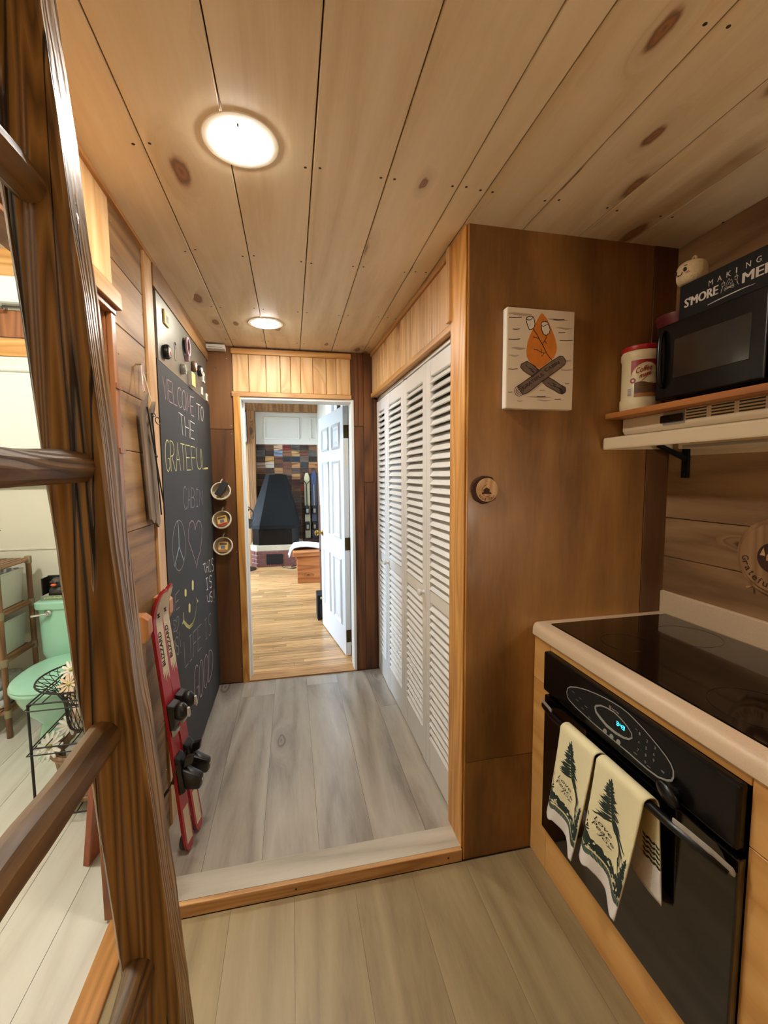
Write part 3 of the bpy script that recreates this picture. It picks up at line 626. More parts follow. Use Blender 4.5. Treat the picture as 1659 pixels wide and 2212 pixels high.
for x in [-2.79+.1815*k for k in range(0, 12)]:
    B(x+.001, min(x+.1805, -.60), .12, 3.28, ZK-.006, ZK).build('plank', M['whitefloor'], fb)
# ceiling ----------------------------------------------------------
ce = struct('ceiling', B(-.66, 1.6, -1.7, 3.2, ZC+.012, ZC+.06), M['boardedge'])
cj = [-.62, -.355, -.1405, .08, .295, .5125, .605, .823, 1.046, 1.26, 1.50]
for a, b in zip(cj, cj[1:]):
    ye = 3.09 if b < .65 else (3.09 if a < .6 else YP+.01)
    g = .0016
    MB().box(a+g, b-g, -1.65, ye, ZC, ZC+.012).build('plank', M['ceil'], ce, bevel=.0022, seg=1)
B(.6065, .652, 1.4715, 3.09, ZC, ZC+.012).build('plank', M['ceil'], ce)
mb = MB()
for y in (-.9, -.35, .2, .745, 1.29, 1.84, 2.39, 2.94):
    for a, b in zip(cj, cj[1:]):
        if a > .6 and y > 1.4: continue
        for x in (a+.022, b-.022):
            jx, jy = R.uniform(-.004, .004), R.uniform(-.012, .012)
            mb.lathe([(.0045, 0), (.0035, .0006)], (x+jx, y+jy, ZC-.0001), (0,0,-1), 7)
n = mb.build('nail_heads', M['nail'], ce, kind='stuff')
struct('trim_ceiling_left', B(-.545, -.515, .2, 1.98, ZC-.012, ZC+.002), M['pine_y'], bevel=.002)
# closet wall: header boards, casing, track -------------------------
def yquad(y0, y1, z0, z1, fx, t):    # slab along the slanting closet wall, t thick to the right
    return MB().hexa([(fx(y0), y0, z0), (fx(y0)+t, y0, z0), (fx(y1)+t, y1, z0), (fx(y1), y1, z0)],
                     [(fx(y0), y0, z1), (fx(y0)+t, y0, z1), (fx(y1)+t, y1, z1), (fx(y1), y1, z1)])
wc = struct('wall_closet', yquad(1.60, 3.09, 2.005, 2.33, lambda y: xr(y)+.012, .05), M['pine_z'])
ys = [1.62, 1.7635, 1.8598, 1.9592, 2.0616, 2.165, 2.2633, 2.355, 2.4405, 2.545, 2.6352, 2.73, 2.819, 2.92, 3.0, 3.088]
for a, b in zip(ys, ys[1:]):
    yquad(a+.0012, b-.0012, 2.03, ZC-.022, xr, .012).build('board', M['pine_z'], wc, bevel=.0035, seg=1)
yquad(1.60, 3.088, ZC-.024, ZC, lambda y: xr(y)-.012, .024).build('crown_strip', M['pine_y'], wc, bevel=.004)
yquad(1.615, 3.088, 2.002, 2.032, lambda y: xr(y)-.010, .022).build('casing', M['pine_y'], wc, bevel=.005)
yquad(1.615, 3.088, 1.982, 2.000, lambda y: xd(y)+.006, .03).build('door_track', M['white'], wc, bevel=.002)
mb = MB(); mb.box(.628, .645, 1.63, 1.66, 1.972, 1.983); mb.box(.622, .64, 2.35, 2.37, 1.972, 1.983)
mb.build('track_roller', M['chrome'], wc)
struct('wall_closet_back', MB().box(1.2, 1.24, 1.53, 3.15, -.05, 2.34).box(.655, 1.2, 3.10, 3.15, -.05, 2.34).box(.70, 1.24, 1.53, 3.15, 2.30, 2.34), M['cream'])
struct('floor_closet', MB().box(.70, 1.24, 1.5, 3.15, -.05, -.002), M['vinyl'])
# corner trim board + plywood wall facing the camera
tr = struct('trim_closet', B(.611, .632, 1.470, 1.612, 0, ZC), M['oak_z'], bevel=.002)
B(.617, .63, 1.462, 1.470, ZK, ZC).build('edge_strip', M['oak_z'], tr)
B(.598, .617, 1.600, 1.632, 2.030, 2.334-.03).build('corner_bead', M['pine_z'], tr, bevel=.003)
wp = struct('wall_plywood', B(.617, 1.55, YP+.006, 1.53, ZK, ZC), M['ply_dark'])
B(.622, 1.372, YP, YP+.006, .355, ZC).build('plywood_sheet', M['ply'], wp, bevel=.001)
B(.622, 1.49, YP+.001, YP+.006, ZK, .353).build('plywood_sheet', M['ply'], wp, bevel=.001)
B(1.374, 1.49, YP-.002, YP+.006, .355, ZC).build('corner_board', M['ply_dark'], wp, bevel=.001)
# kitchen right wall
wr = struct('wall_right', B(XR, XR+.1, -1.7, 1.53, ZK, ZC), M['slatshadow'])
zs = [ZK, .30, .62, .96, 1.115, 1.272, 1.53, 1.80, 2.06, ZC]
for a, b in zip(zs, zs[1:]):
    B(XR-.012, XR, -1.65, YP, a+.0012, b-.0012).build('board', M['kwall'], wr, bevel=.0018, seg=1)
struct('wall_back', B(-2.8, 1.6, -1.78, -1.7, ZK, 2.75), M['ply'])
# left wall --------------------------------------------------------
wl = struct('wall_left', B(-.635, -.537, 1.512, 3.2, ZK, ZC), M['barn_y'])
zs = [0, .462, .93, 1.268, 1.538, 1.731, 1.937, 2.131, ZC]
for a, b in zip(zs, zs[1:]):
    B(-.537, XL, 1.537, 1.842, a+.0012, b-.0012).build('board', M['barn_y'], wl, bevel=.0015, seg=1)
B(-.537, XL-.001, 1.936, 3.09, 0, ZC).build('plywood_sheet', M['ply_dark'], wl)
B(-.537, -.521, 1.842, 1.936, 0, ZC).build('upright_batten', M['pine_z'], wl, bevel=.002)
B(-.53, -.516, 1.936, 3.09, 2.21, ZC).build('top_rail', M['barn_y'], wl, bevel=.002)
mb = MB()
for y in (1.556, 1.823):
    for z in (.25, .7, 1.05, 1.42, 1.64, 1.83, 2.03, 2.22): mb.ball((XL, y+R.uniform(-.006,.006), z+R.uniform(-.03,.03)), .0032, n=6, m=4)
mb.build('nail_heads', M['nailbright'], wl, kind='stuff')
w0 = struct('wall_bath_front', B(-.635, -.535, -1.7, .45, ZK, ZC), M['pine_z'])
wh = struct('wall_bath_header', B(-.635, -.537, .45, 1.512, 1.985, ZC), M['pine_z'])
for a, b in ((.45, .80), (.80, 1.17), (1.17, 1.532)):
    B(-.537, -.526, a+.001, b-.001, 1.99, ZC-.012).build('panel_board', M['pine_z'], wh, bevel=.0015, seg=1)
B(-.535, -.508, .45, 1.552, 1.972, 2.026).build('head_casing', M['oak_y'], wh, bevel=.003)
B(-.60, -.520, .45, 1.535, 1.952, 1.972).build('head_stop', M['orange'], wh, bevel=.002)
struct('trim_bath_jamb', B(-.650, -.540, 1.494, 1.512, ZK+.012, 1.952), M['orange'], bevel=.002)
tj = struct('trim_bath_casing', B(-.540, -.524, 1.502, 1.536, 1.0, 1.952), M['orange'], bevel=.002)
B(-.536, -.522, 1.506, 1.536, 0, 1.0).build('lower_casing', M['orange'], tj, bevel=.002)
for z in (1.73, 1.53):
    B(-.5238, -.520, 1.505, 1.548, z-.004, z+.012).build('notch_block', M['orange'], tj)
# end wall ---------------------------------------------------------
we = struct('wall_end', MB().box(-.66, -.345, YE+.006, 3.2, 0, ZC+.02).box(.445, .72, YE+.006, 3.2, 0, ZC+.02).box(-.345, .445, YE+.006, 3.2, 1.985, ZC+.02), M['barn_z'])
B(-.532, -.368, YE-.002, YE+.006, 0, 1.765).build('plywood_sheet', M['ply_dark'], we, bevel=.001)
B(-.532, -.368, YE-.002, YE+.006, 1.768, ZC).build('plywood_sheet', M['ply_dark'], we, bevel=.001)
xb = [-.366, -.272, -.168, -.083, -.018, .045, .125, .21, .275, .337, .425]
xb = [-.366, -.262, -.149, -.055, .014, .081, .165, .256, .325, .427]
for a, b in zip(xb, xb[1:]):
    B(a+.0012, b-.0012, YE-.008, YE+.006, 2.015, 2.262).build('board', M['pine_z'], we, bevel=.003, seg=1)
B(-.372, .43, YE-.016, YE+.004, 2.262, 2.298).build('crown_strip', M['pine_x'], we, bevel=.003)
B(-.375, .43, YE-.02, YE+.004, 1.984, 2.014).build('head_casing', M['oak_x'], we, bevel=.003)
for (a, b, z0, z1) in ((.446, .515, 0, 1.80), (.432, .515, 1.803, ZC), (.517, .60, 0, 1.40), (.517, .585, 1.403, ZC)):
    B(a, b, YE-.004+(0.003 if a > .5 else 0), YE+.006, z0, z1).build('board', M['barn_z'], we, bevel=.0015, seg=1)
mb = MB()
for x, z in ((-.40,2.23),(-.47,2.17),(-.385,1.79),(-.385,1.735),(-.38,.93),(-.375,.10)): mb.ball((x, YE-.002, z), .004, n=6, m=4)
mb.build('nail_heads', M['nailbright'], we, kind='stuff')
struct('trim_door_left', B(-.366, -.322, YE-.02, YE+.004, 0, 1.984), M['oak_z'], bevel=.003)
dj = struct('door_1', MB().box(-.345, -.318, YE-.006, 3.22, 0, 1.985), M['white'], bevel=.002)
B(.4265, .4455, YE-.012, 3.22, 0, 1.985).build('jamb', M['white'], dj, bevel=.002)
B(-.345, .4455, YE-.008, 3.22, 1.966, 1.984).build('head_jamb', M['white'], dj, bevel=.002)
B(-.318, -.306, 3.15, 3.20, 0, 1.966).build('door_stop', M['white'], dj, bevel=.001)
struct('trim_door_threshold', MB().box(-.345, .4455, 3.078, 3.21, -.02, .006).box(-.345, .4455, 3.075, 3.10, .006, .010), M['oak_x'], bevel=.003)
# the open six-panel door ------------------------------------------
dang = math.atan2(.266-.397, 4.16-3.35)       # leaf runs from the hinge side back into the living room
du = Vector((math.sin(dang), math.cos(dang), 0)); dn = Vector((-du.y, du.x, 0))   # dn: out of the visible face, toward the left
D0 = Vector((.397, 3.345, .008))
def dpt(s, z, d=0): return D0+du*s+dn*d+Vector((0,0,z))
def dbox(s0, s1, z0, z1, d0, d1):
    return MB().hexa([dpt(s0,z0,d0), dpt(s1,z0,d0), dpt(s1,z0,d1), dpt(s0,z0,d1)], [dpt(s0,z1,d0), dpt(s1,z1,d0), dpt(s1,z1,d1), dpt(s0,z1,d1)])
leaf = dbox(0, .82, 0, 1.975, -.043, 0).build('leaf', M['door_white'], dj, bevel=.002)
for (z0, z1) in ((1.655, 1.865), (.93, 1.57), (.225, .775)):
    for (s0, s1) in ((.085, .335), (.445, .695)):
        mb = MB(); w = .028
        # moulded rim: four sloping sides, then a raised field
        o_ = [(s0,z0),(s1,z0),(s1,z1),(s0,z1)]; i_ = [(s0+w,z0+w),(s1-w,z0+w),(s1-w,z1-w),(s0+w,z1-w)]
        m_ = [(s0+w*.45,z0+w*.45),(s1-w*.45,z0+w*.45),(s1-w*.45,z1-w*.45),(s0+w*.45,z1-w*.45)]
        V = [dpt(s,z,.0005) for s,z in o_]+[dpt(s,z,.013) for s,z in m_]+[dpt(s,z,.001) for s,z in i_]
        F = []
        for q in range(2):
            for k in range(4): k2 = (k+1) % 4; F.append((q*4+k, q*4+k2, (q+1)*4+k2, (q+1)*4+k))
        mb.add(V, F); mb.build('moulding', M['door_white'], leaf)
        w2 = w+.012; f0 = [(s0+w2,z0+w2),(s1-w2,z0+w2),(s1-w2,z1-w2),(s0+w2,z1-w2)]; w3 = w2+.022
        f1 = [(s0+w3,z0+w3),(s1-w3,z0+w3),(s1-w3,z1-w3),(s0+w3,z1-w3)]
        mb = MB(); mb.hexa([dpt(s,z,.0003) for s,z in f0], [dpt(s,z,.008) for s,z in f1]); mb.build('raised_panel', M['door_white'], leaf)
kb = MB(); c = dpt(.765, .905, 0)
kb.lathe([(.028, 0), (.028, .004), (.012, .008), (.010, .03), (.024, .042), (.029, .055), (.024, .068), (.0, .072)], c, dn, 16)
kb.build('knob', M['brass'], dj, smooth=True)
for z in (1.78, .905, .16):
    mb = MB(); a = dpt(0, z, 0)
    mb.add([], []); mb = MB().hexa([dpt(-.003,z-.05,-.04), dpt(.0,z-.05,-.04), dpt(.0,z-.05,-.004), dpt(-.003,z-.05,-.004)], [dpt(-.003,z+.05,-.04), dpt(.0,z+.05,-.04), dpt(.0,z+.05,-.004), dpt(-.003,z+.05,-.004)])
    mb.cyl(dpt(-.006, z-.05, -.046), dpt(-.006, z+.05, -.046), .006, n=8)
    hg = mb.build('hinge', M['brass_dark'], dj)
lb = MB().hexa([dpt(-.0008,1.5,-.03), dpt(0,1.5,-.03), dpt(0,1.5,-.012), dpt(-.0008,1.5,-.012)], [dpt(-.0008,1.70,-.03), dpt(0,1.70,-.03), dpt(0,1.70,-.012), dpt(-.0008,1.70,-.012)])
lb.build('edge_sticker', M['paper'], leaf)
# living room ------------------------------------------------------
LX0, LX1, LY = -2.65, .47, 7.75; LZ = 2.72
fv = struct('floor_living', B(LX0, .6, 3.2, LY+.1, -.06, -.004), M['slatshadow'])
rr = random.Random(3); y = 3.212; k = 0
while y < 7.7:
    x = LX0+rr.uniform(-.9, 0)
    h = .0575 if y < 5.6 else .115
    while x < LX1:
        l = rr.uniform(.9, 1.6); a, b = max(x, LX0), min(x+l, LX1)
        if b-a > .02: B(a+.0008, b-.0008, y+.0011, y+h-.0011, -.005, 0).build('floor_strip', M['stripfloor'], fv)
        x += l
    y += h
struct('ceiling_living', B(LX0, .6, 3.2, LY+.1, LZ, LZ+.06), M['white'])
wf = struct('wall_living_far', B(LX0, .6, LY+.012, LY+.1, 0, LZ), M['pine_z'])
# small wood tiles of many colours
tc = ['2a1c18','5a3a26','b8957a','6a211c','5a544c','3a2a1c','6a4a30', '4a4846','2e1a14','8a9ab0','7a5030','b48a58','6a3f28','4e4a46',
      '3a281a','b88a50','6a3a20','1e1c20','1e2a3a','5c4c42','261a14', 'a88a7c','b4a494','4a2c1c','6a3a22','a87448','2a2826','a06c3c']
rest = ['4a2e1e','5a3622','3e2618','6a4228','4e3424','5c4434','402a1e','6e4a30','34241c','50301e','4c3c34']
TM = {}
def tile_mat(c):
    if c not in TM: TM[c] = wood('tile_'+c, c, c, '1c120c', 0, 9, 4, .5, 0, rough=.7, bump=.25, tone=.12)
    return TM[c]
rr = random.Random(5)
for r in range(17):
    for q in range(7):
        x0 = -.578+q*.1475; z1 = 1.995-r*.1005
        i = r*7+q; c = tc[i] if i < len(tc) else rest[rr.randrange(len(rest))]
        if (r, q) == (7, 5): c = '9a3226'
        if (r, q) in ((4, 2), (5, 4)): c = 'a87848'
        if (r, q) == (6, 4): c = '4a1c18'
        B(x0+.0015, x0+.146, LY+.012-rr.uniform(.004, .012), LY+.013, z1-.099, z1-.001).build('tile', tile_mat(c), wf)
B(-.575, .47, LY-.004, LY+.012, 1.998, 2.545).build('white_panel', M['bluewhite'], wf, bevel=.002)
for (a, b, z0, z1) in ((-.44, .16, 2.085, 2.465), (.335, .468, 2.075, 2.465)):
    mb = MB(); w = .03
    for bx in ((a, b, z0, z0+w), (a, b, z1-w, z1), (a, a+w, z0+w, z1-w), (b-w, b, z0+w, z1-w)): mb.box(bx[0], bx[1], LY-.018, LY-.003, bx[2], bx[3])
    mb.build('panel_moulding', M['bluewhite'], wf, bevel=.006)
struct('trim_living_beam', B(LX0, .468, LY-.09, LY+.012, 2.548, LZ), M['beam'], bevel=.005)
struct('trim_living_post', B(-.705, -.582, LY-.11, LY+.01, 0, 2.55), M['beam'], bevel=.006)
wq = struct('wall_living_right', MB().box(LX1, .55, 3.2, 3.6, 0, LZ).box(LX1, .55, 5.5, LY, 0, LZ).box(LX1, .55, 3.6, 5.5, 0, 1.7).box(LX1, .55, 3.6, 5.5, 2.54, LZ), M['white'])
wn = struct('window_1', MB().box(.44, .475, 3.52, 5.58, 1.62, 1.70).box(.44, .475, 3.52, 5.58, 2.54, 2.62).box(.44, .475, 3.52, 3.60, 1.70, 2.54).box(.44, .475, 5.5, 5.58, 1.70, 2.54), M['white'], bevel=.003)
for y in (4.21, 4.86): B(.485, .52, y, y+.03, 1.70, 2.54).build('mullion', M['white'], wn)
for a, b in ((3.6, 4.21), (4.24, 4.86), (4.89, 5.5)): B(.50, .505, a, b, 1.70, 2.54).build('pane', M['glass'], wn)
B(.452, .468, 5.7, 5.78, 2.05, LZ).build('brace', M['white'], wn)
wv = struct('wall_living_left', MB().box(LX0-.1, LX0, 3.2, 4.6, 0, LZ).box(LX0-.1, LX0, 7.4, LY, 0, LZ).box(LX0-.1, LX0, 4.6, 7.4, 0, .7).box(LX0-.1, LX0, 4.6, 7.4, 2.3, LZ), M['white'])
wn = struct('window_2', MB().box(LX0, LX0+.03, 4.52, 7.48, .62, .70).box(LX0, LX0+.03, 4.52, 7.48, 2.3, 2.38).box(LX0, LX0+.03, 4.52, 4.6, .7, 2.3).box(LX0, LX0+.03, 7.4, 7.48, .7, 2.3), M['white'])
for y in (5.52, 6.47): B(LX0-.06, LX0-.02, y-.02, y+.02, .7, 2.3).build('mullion', M['white'], wn)
for a, b in ((4.6, 5.5), (5.54, 6.45), (6.49, 7.4)): B(LX0-.045, LX0-.04, a, b, .7, 2.3).build('pane', M['glass'], wn)
struct('wall_living_near', MB().box(LX0-.1, -.66, 3.24, 3.28, -.05, LZ).box(-.66, .6, 3.2, 3.21, ZC+.02, LZ), M['white'])
# bathroom ---------------------------------------------------------
BZ = 2.85
struct('ceiling_bath', B(-2.8, -.53, .1, 3.3, BZ, BZ+.05), M['white'])
wb = struct('wall_bath_far', B(-2.8, -.635, 3.19, 3.235, ZK, BZ), M['cream'])
for z0, z1, m in ((2.205, 2.315, 'pine_x'), (2.32, 2.50, 'orange'), (2.50, 2.52, 'barn_y'), (2.52, 2.85, 'pine_x')):
    B(-2.8, -.64, 3.175, 3.19, z0+.001, z1-.001).build('board', M[m], wb, bevel=.002, seg=1)
mb = MB(); mb.box(-2.7, -.64, 3.184, 3.19, .985, 1.0); mb.build('wall_ridge', M['cream'], wb, bevel=.004)
struct('wall_bath_left', B(-2.8, -2.72, .1, 3.3, ZK, BZ), M['cream'])
struct('wall_bath_near', B(-2.8, -.635, .02, .1, ZK, BZ), M['cream'])
struct('wall_bath_right', MB().box(-.645, -.634, 1.512, 3.2, ZK, BZ).box(-.645, -.634, .1, .45, ZK, BZ).box(-.645, -.634, .45, 1.512, 2.0, BZ).box(-.634, -.54, .1, 3.2, ZC+.065, BZ), M['cream'])
struct('baseboard_bath', B(-.657, -.645, 1.512, 3.2, ZK, ZK+.11), M['white'], bevel=.002)
wn = struct("window_3", MB().box(-2.35, -1.25, 3.166, 3.19, 2.13, 2.20).box(-2.35, -2.28, 3.166, 3.19, 1.4, 2.13).box(-1.32, -1.25, 3.166, 3.19, 1.4, 2.13), M['white'], bevel=.003)
mb = MB(); mb.box(-2.27, -1.33, 3.160, 3.163, 1.415, 2.12); mb.build('roller_shade', M['shade'], wn)
mb = MB(); mb.cyl((-2.27, 3.158, 2.125), (-1.33, 3.158, 2.125), .02, n=14); mb.build('shade_roller', M['shade'], wn, smooth=True)
B(-2.27, -1.33, 3.157, 3.165, 1.40, 1.418).build('shade_hem_bar', M['white'], wn, bevel=.002)

g = struct('ground', B(-30, 30, -30, 40, -.5, -.25), plain('dry_ground', '6b665a', .9, var=.2, vscale=1))

# ================================================================== THINGS
def pts3(pl, x): return [(x, p[0], p[1]) for p in pl]
# ceiling lamps
def can(name, x, y, label, mat, grp):
    t = thing(name, label, 'ceiling light', (x, y, ZC), grp)
    MB().lathe([(.0736, -.001), (.0755, -.0032), (.085, -.0030), (.0945, -.0022), (.0962, 0)], (x, y, ZC), (0,0,1), 40, cap=False).build('trim_ring', M['trimwhite'], t, smooth=True)
    MB().lathe([(0.0, -.0105), (.03, -.0100), (.055, -.0085), (.0735, -.0045), (.0735, -.002)], (x, y, ZC), (0,0,1), 40).build('lamp_face', mat, t, smooth=True)
    MB().box(x-.003, x+.002, y-.072, y-.060, ZC-.0095, ZC-.003).build('spring_clip', M['printdim'], t)
    return t
can('recessed_light', -.105, 1.238, 'large lit round recessed light in pine ceiling nearest the ladder', M['lamp'], 'recessed ceiling lights')
can('recessed_light', -.120, 2.600, 'small-looking lit recessed light in ceiling near the open white door', M['lamp'], 'recessed ceiling lights')
can('recessed_light', .45, -.75, 'lit recessed light in the kitchen ceiling behind the viewer', M['lamp_k'], 'recessed ceiling lights')

# ladder ------------------------------------------------------------
t = thing('loft_ladder', 'rough brown timber ladder with round rungs leaning beside the bathroom doorway', 'ladder', (-.17, .36, ZK))
def rail(y0, y1):
    mb = MB(); n = 60; V = []; F = []
    for i in range(n+1):
        s = -1.495+i*(ZC-.012+.045-.0)/n
        z = 1.45+s; xl = -.2945-.0679*s; xr_ = -.2265-.0679*s
        w = .0008*math.sin(z*9.1)+.0005*math.sin(z*23.7+1)+R.uniform(-.0006,.0006); w2 = .0008*math.sin(z*7.3+2)+.0005*math.sin(z*31)+R.uniform(-.0006,.0006)
        c = .004
        ring = [(xl+w+c, y0), (xr_+w2-c, y0+w*.5), (xr_+w2, y0+c), (xr_+w2+w*.6, y1-c), (xr_+w2-c, y1), (xl+w+c, y1), (xl+w, y1-c), (xl+w, y0+c)]
        V += [(a, b, z) for a, b in ring]
    for i in range(n):
        for k in range(8): F.append((i*8+k, i*8+(k+1) % 8, (i+1)*8+(k+1) % 8, (i+1)*8+k))
    F.append(tuple(range(7, -1, -1))); F.append(tuple(n*8+k for k in range(8)))
    return mb.add(V, F)
ra = rail(.60, .655).build('rail', M['ladder'], t, smooth=True)
rail(.09, .145).build('rail', M['ladder'], t, smooth=True)
def rung(x, z, r):
    n = 22; P = []; rr = []
    for i in range(n+1):
        y = .62-i*(.62-.10)/n
        P.append((x+.0016*math.sin(y*31+z*5), y, z+.0016*math.sin(y*23+z*9))); rr.append(r*(1+.035*math.sin(y*40+z*3)+R.uniform(-.012,.012))*(0.86 if i == 0 else 1))
    return MB().tube(P, rr, 11)
for x, z, r in ((-.288, 1.786, .0195), (-.2565, 1.461, .0195), (-.246, 1.116, .0205), (-.222, .768, .020), (-.20, .43, .020), (-.177, .09, .020)):
    rung(x, z, r).build('rung', M['rung'], t)

# closet bifold doors -----------------------------------------------
yb = [1.600, 1.962, 2.368, 2.774, 3.086]
names = ['white louvered closet door panel nearest the oak corner trim', 'white louvered closet door panel with knob next to the nearest panel',
         'white louvered closet door panel with knob next to the farthest panel', 'white louvered closet door panel farthest down the hall beside the dark boards']
zrows = ((.167, .848, 18), (.908, 1.896, 26))
for i in range(4):
    y0, y1 = yb[i]+.002, yb[i+1]-.002
    x0, x1 = xd(y0), xd(y1)
    if i in (0, 2): x1 -= .004
    else: x0 -= .004
    t = thing('louvered_door', names[i], 'closet door', ((x0+x1)/2, (y0+y1)/2, .008), 'bifold closet doors')
    def fx(y): return x0+(x1-x0)*(y-y0)/(y1-y0)
    sw = .055; d = .028
    for a, b in ((y0, y0+sw), (y1-sw, y1)): yquad(a, b, .008, 1.97, fx, d).build('stile', M['louver'], t, bevel=.003)
    for z0, z1 in ((.008, .167), (.848, .908), (1.896, 1.97)): yquad(y0+sw, y1-sw, z0, z1, lambda y: fx(y)+.002, d-.004).build('rail', M['louver'], t, bevel=.003)
    a, b = y0+sw-.004, y1-sw+.004
    th = math.radians(55); dx, dz = math.cos(th), -math.sin(th)
    sl = MB(); L = .040; tk = .0055
    def corner(y, s, q): return (fx(y)+.0165-dx*L*s-math.sin(th)*tk*q*-1*0-dz*0+(-math.sin(th))*tk*q, y, dz*L*s*1+math.cos(th)*tk*q)
    # cross-section: outer edge low in front, inner edge high at the back
    for z0, z1, n in zrows:
        pitch = (z1-z0)/n
        for k in range(n):
            zc = z0+pitch*(k+.5)
            mb = MB()
            def cs(y): return [(fx(y)+.014-dx*L/2, y, zc-math.sin(th)*L/2), (fx(y)+.014+dx*L/2, y, zc+math.sin(th)*L/2)]
            nx, nz = -math.sin(th)*tk, math.cos(th)*tk
            q0, q1 = cs(a), cs(b)
            o = [q0[0], q0[1], q1[1], q1[0]]
            mb.hexa(o, [(p[0]+nx, p[1], p[2]+nz) for p in o])
            mb.build('slat', M['louver'], t)
    if i in (1, 2):
        ky = y0+.028 if i == 1 else y1-.028
        MB().lathe([(.010, 0), (.008, .010), (.016, .018), (.018, .026), (.013, .032), (0, .034)], (fx(ky), ky, .878), (-1,0,0), 16).build('knob', M['louver'], t, smooth=True)

# chalkboard wall -----------------------------------------------------
t = thing('chalkboard', 'tall black chalkboard covered in coloured chalk greetings on left hall wall', 'chalkboard', (-.524, 2.5, .02))
B(-.5295, -.518, 1.945, 2.668, .02, 1.926).build('panel', M['chalkboard'], t, bevel=.001)
B(-.5295, -.518, 2.6705, 3.086, .02, 1.926).build('panel', M['chalkboard'], t, bevel=.001)
B(-.5295, -.5175, 1.938, 1.945, .02, 1.93).build('edge', M['boardedge'], t)
CM = ['chalk_pink','chalk_white','chalk_yellow','chalk_purple','chalk_blue','chalk_grey']
byc = {}
for k, c, w, p in CHALK:
    byc.setdefault((k, c), MB()).ribbon([(-.5178, q[0], q[1]) for q in p], .0042*w, (1,0,0), .0004)
for (k, c), mb in byc.items(): mb.build('chalk_writing', M[CM[c]], t)
t = thing('metal_sheet', 'dull grey metal sheet holding magnets above the chalkboard', 'metal sheet', (-.52, 2.45, 1.93))
B(-.530, -.5185, 1.968, 3.03, 1.928, 2.205).build('sheet', M['metal'], t, bevel=.001)
MX = -.5184
def magnet(kind, y, z, w, h, label, **k):
    t = thing('fridge_magnet', label, 'magnet', (MX, y, z), 'magnets on the metal sheet')
    if kind == 'square':
        B(MX, MX+.008, y-w/2, y+w/2, z-h/2, z+h/2).build('body', M[k.get('mat','pack')], t, bevel=.002)
        if k.get('print'): B(MX+.008, MX+.0086, y-w*.1, y+w*.35, z-h*.3, z+h*.2).build('print', M[k['print']], t)
    elif kind == 'round':
        MB().lathe([(w/2*.9, 0), (w/2, .004), (w/2, .016), (w/2*.85, .022)], (MX, y, z), (1,0,0), 24, sx=1, sy=h/w).build('body', M[k.get('mat','plastic')], t, smooth=True)
        MB().lathe([(w*.32, 0), (w*.30, .002)], (MX+.0215, y, z), (1,0,0), 20, sx=1, sy=h/w).build('face', M[k.get('face','paper')], t)
        if k.get('print'): MB().lathe([(w*.16, 0), (w*.15, .0015)], (MX+.0233, y+.003, z-.006), (1,0,0), 12).build('print', M[k['print']], t)
    elif kind == 'ring':
        P = [(MX+.016, y+w/2*math.cos(a*math.pi/16), z+h/2*math.sin(a*math.pi/16)) for a in range(32)]
        MB().tube(P, .007, 8, closed=True).build('ring', M['chalk_pink'], t, smooth=True)
        MB().lathe([(w*.42, 0), (w*.40, .012)], (MX, y, z), (1,0,0), 24, sx=1, sy=h/w).build('disc', M['plastic'], t)
        MB().box(MX, MX+.02, y-.006, y+.006, z-h/2-.03, z-h/2).build('tail', M['chalk_pink'], t, bevel=.003)
    return t
magnet('square', 2.09, 2.135, .07, .06, 'small yellow square magnet high on the metal sheet', print='brownprint')
magnet('ring', 2.44, 2.115, .075, .085, 'pink hoop magnet with dark centre on the metal sheet')
magnet('round', 2.055, 1.985, .062, .062, 'thick black round magnet with pale picture above chalk welcome', print='packred')
magnet('round', 2.60, 2.055, .06, .06, 'dark round magnet just below the pink hoop magnet', mat='brownprint', print='pinkplastic')
magnet('round', 2.76, 2.068, .06, .065, 'black round magnet with cream face right of the pink hoop', print='brownprint')
magnet('square', 2.90, 2.06, .05, .06, 'cream square magnet beside the dark end boards', mat='paper', print='brownprint')
magnet('round', 2.345, 1.982, .045, .055, 'grey-green round magnet next to the yellow note block', mat='silver', face='hem')
magnet('square', 2.83, 1.965, .03, .045, 'tiny white figure magnet below the cream square magnet', mat='paper', print='silver')
magnet('square', 2.985, 1.955, .05, .045, 'small framed picture magnet in the lower far corner of the sheet', mat='paper', print='printdim')
t = thing('note_block', 'thick cream note block stuck near the lower edge of the metal sheet', 'note pad', (MX, 2.53, 1.97))
B(MX, MX+.02, 2.488, 2.568, 1.935, 2.005).build('pages', M['paper'], t, bevel=.001); B(MX+.02, MX+.0205, 2.492, 2.566, 1.937, 2.003).build('cover', M['pack'], t)
t = thing('key_tag', 'slim metal tag hanging from a ring magnet on the metal sheet', 'key tag', (MX, 2.235, 2.03), 'magnets on the metal sheet')
P = [(MX+.004, 2.235+.009*math.cos(a*math.pi/8), 2.068+.009*math.sin(a*math.pi/8)) for a in range(16)]
MB().tube(P, .002, 6, closed=True).build('ring', M['chrome'], t); B(MX, MX+.005, 2.229, 2.243, 1.995, 2.055).build('tag', M['chrome'], t, bevel=.002)
t = thing('wifi_box', 'small flat white box on end wall just under the ceiling', 'electronics box', (-.475, YE-.02, 2.29))
B(-.535+.02, -.40, YE-.075, YE-.004, 2.272, 2.300).build('case', M['white'], t, bevel=.004); B(-.50, -.415, YE-.0765, YE-.074, 2.279, 2.283).build('slot', M['printgrey'], t)

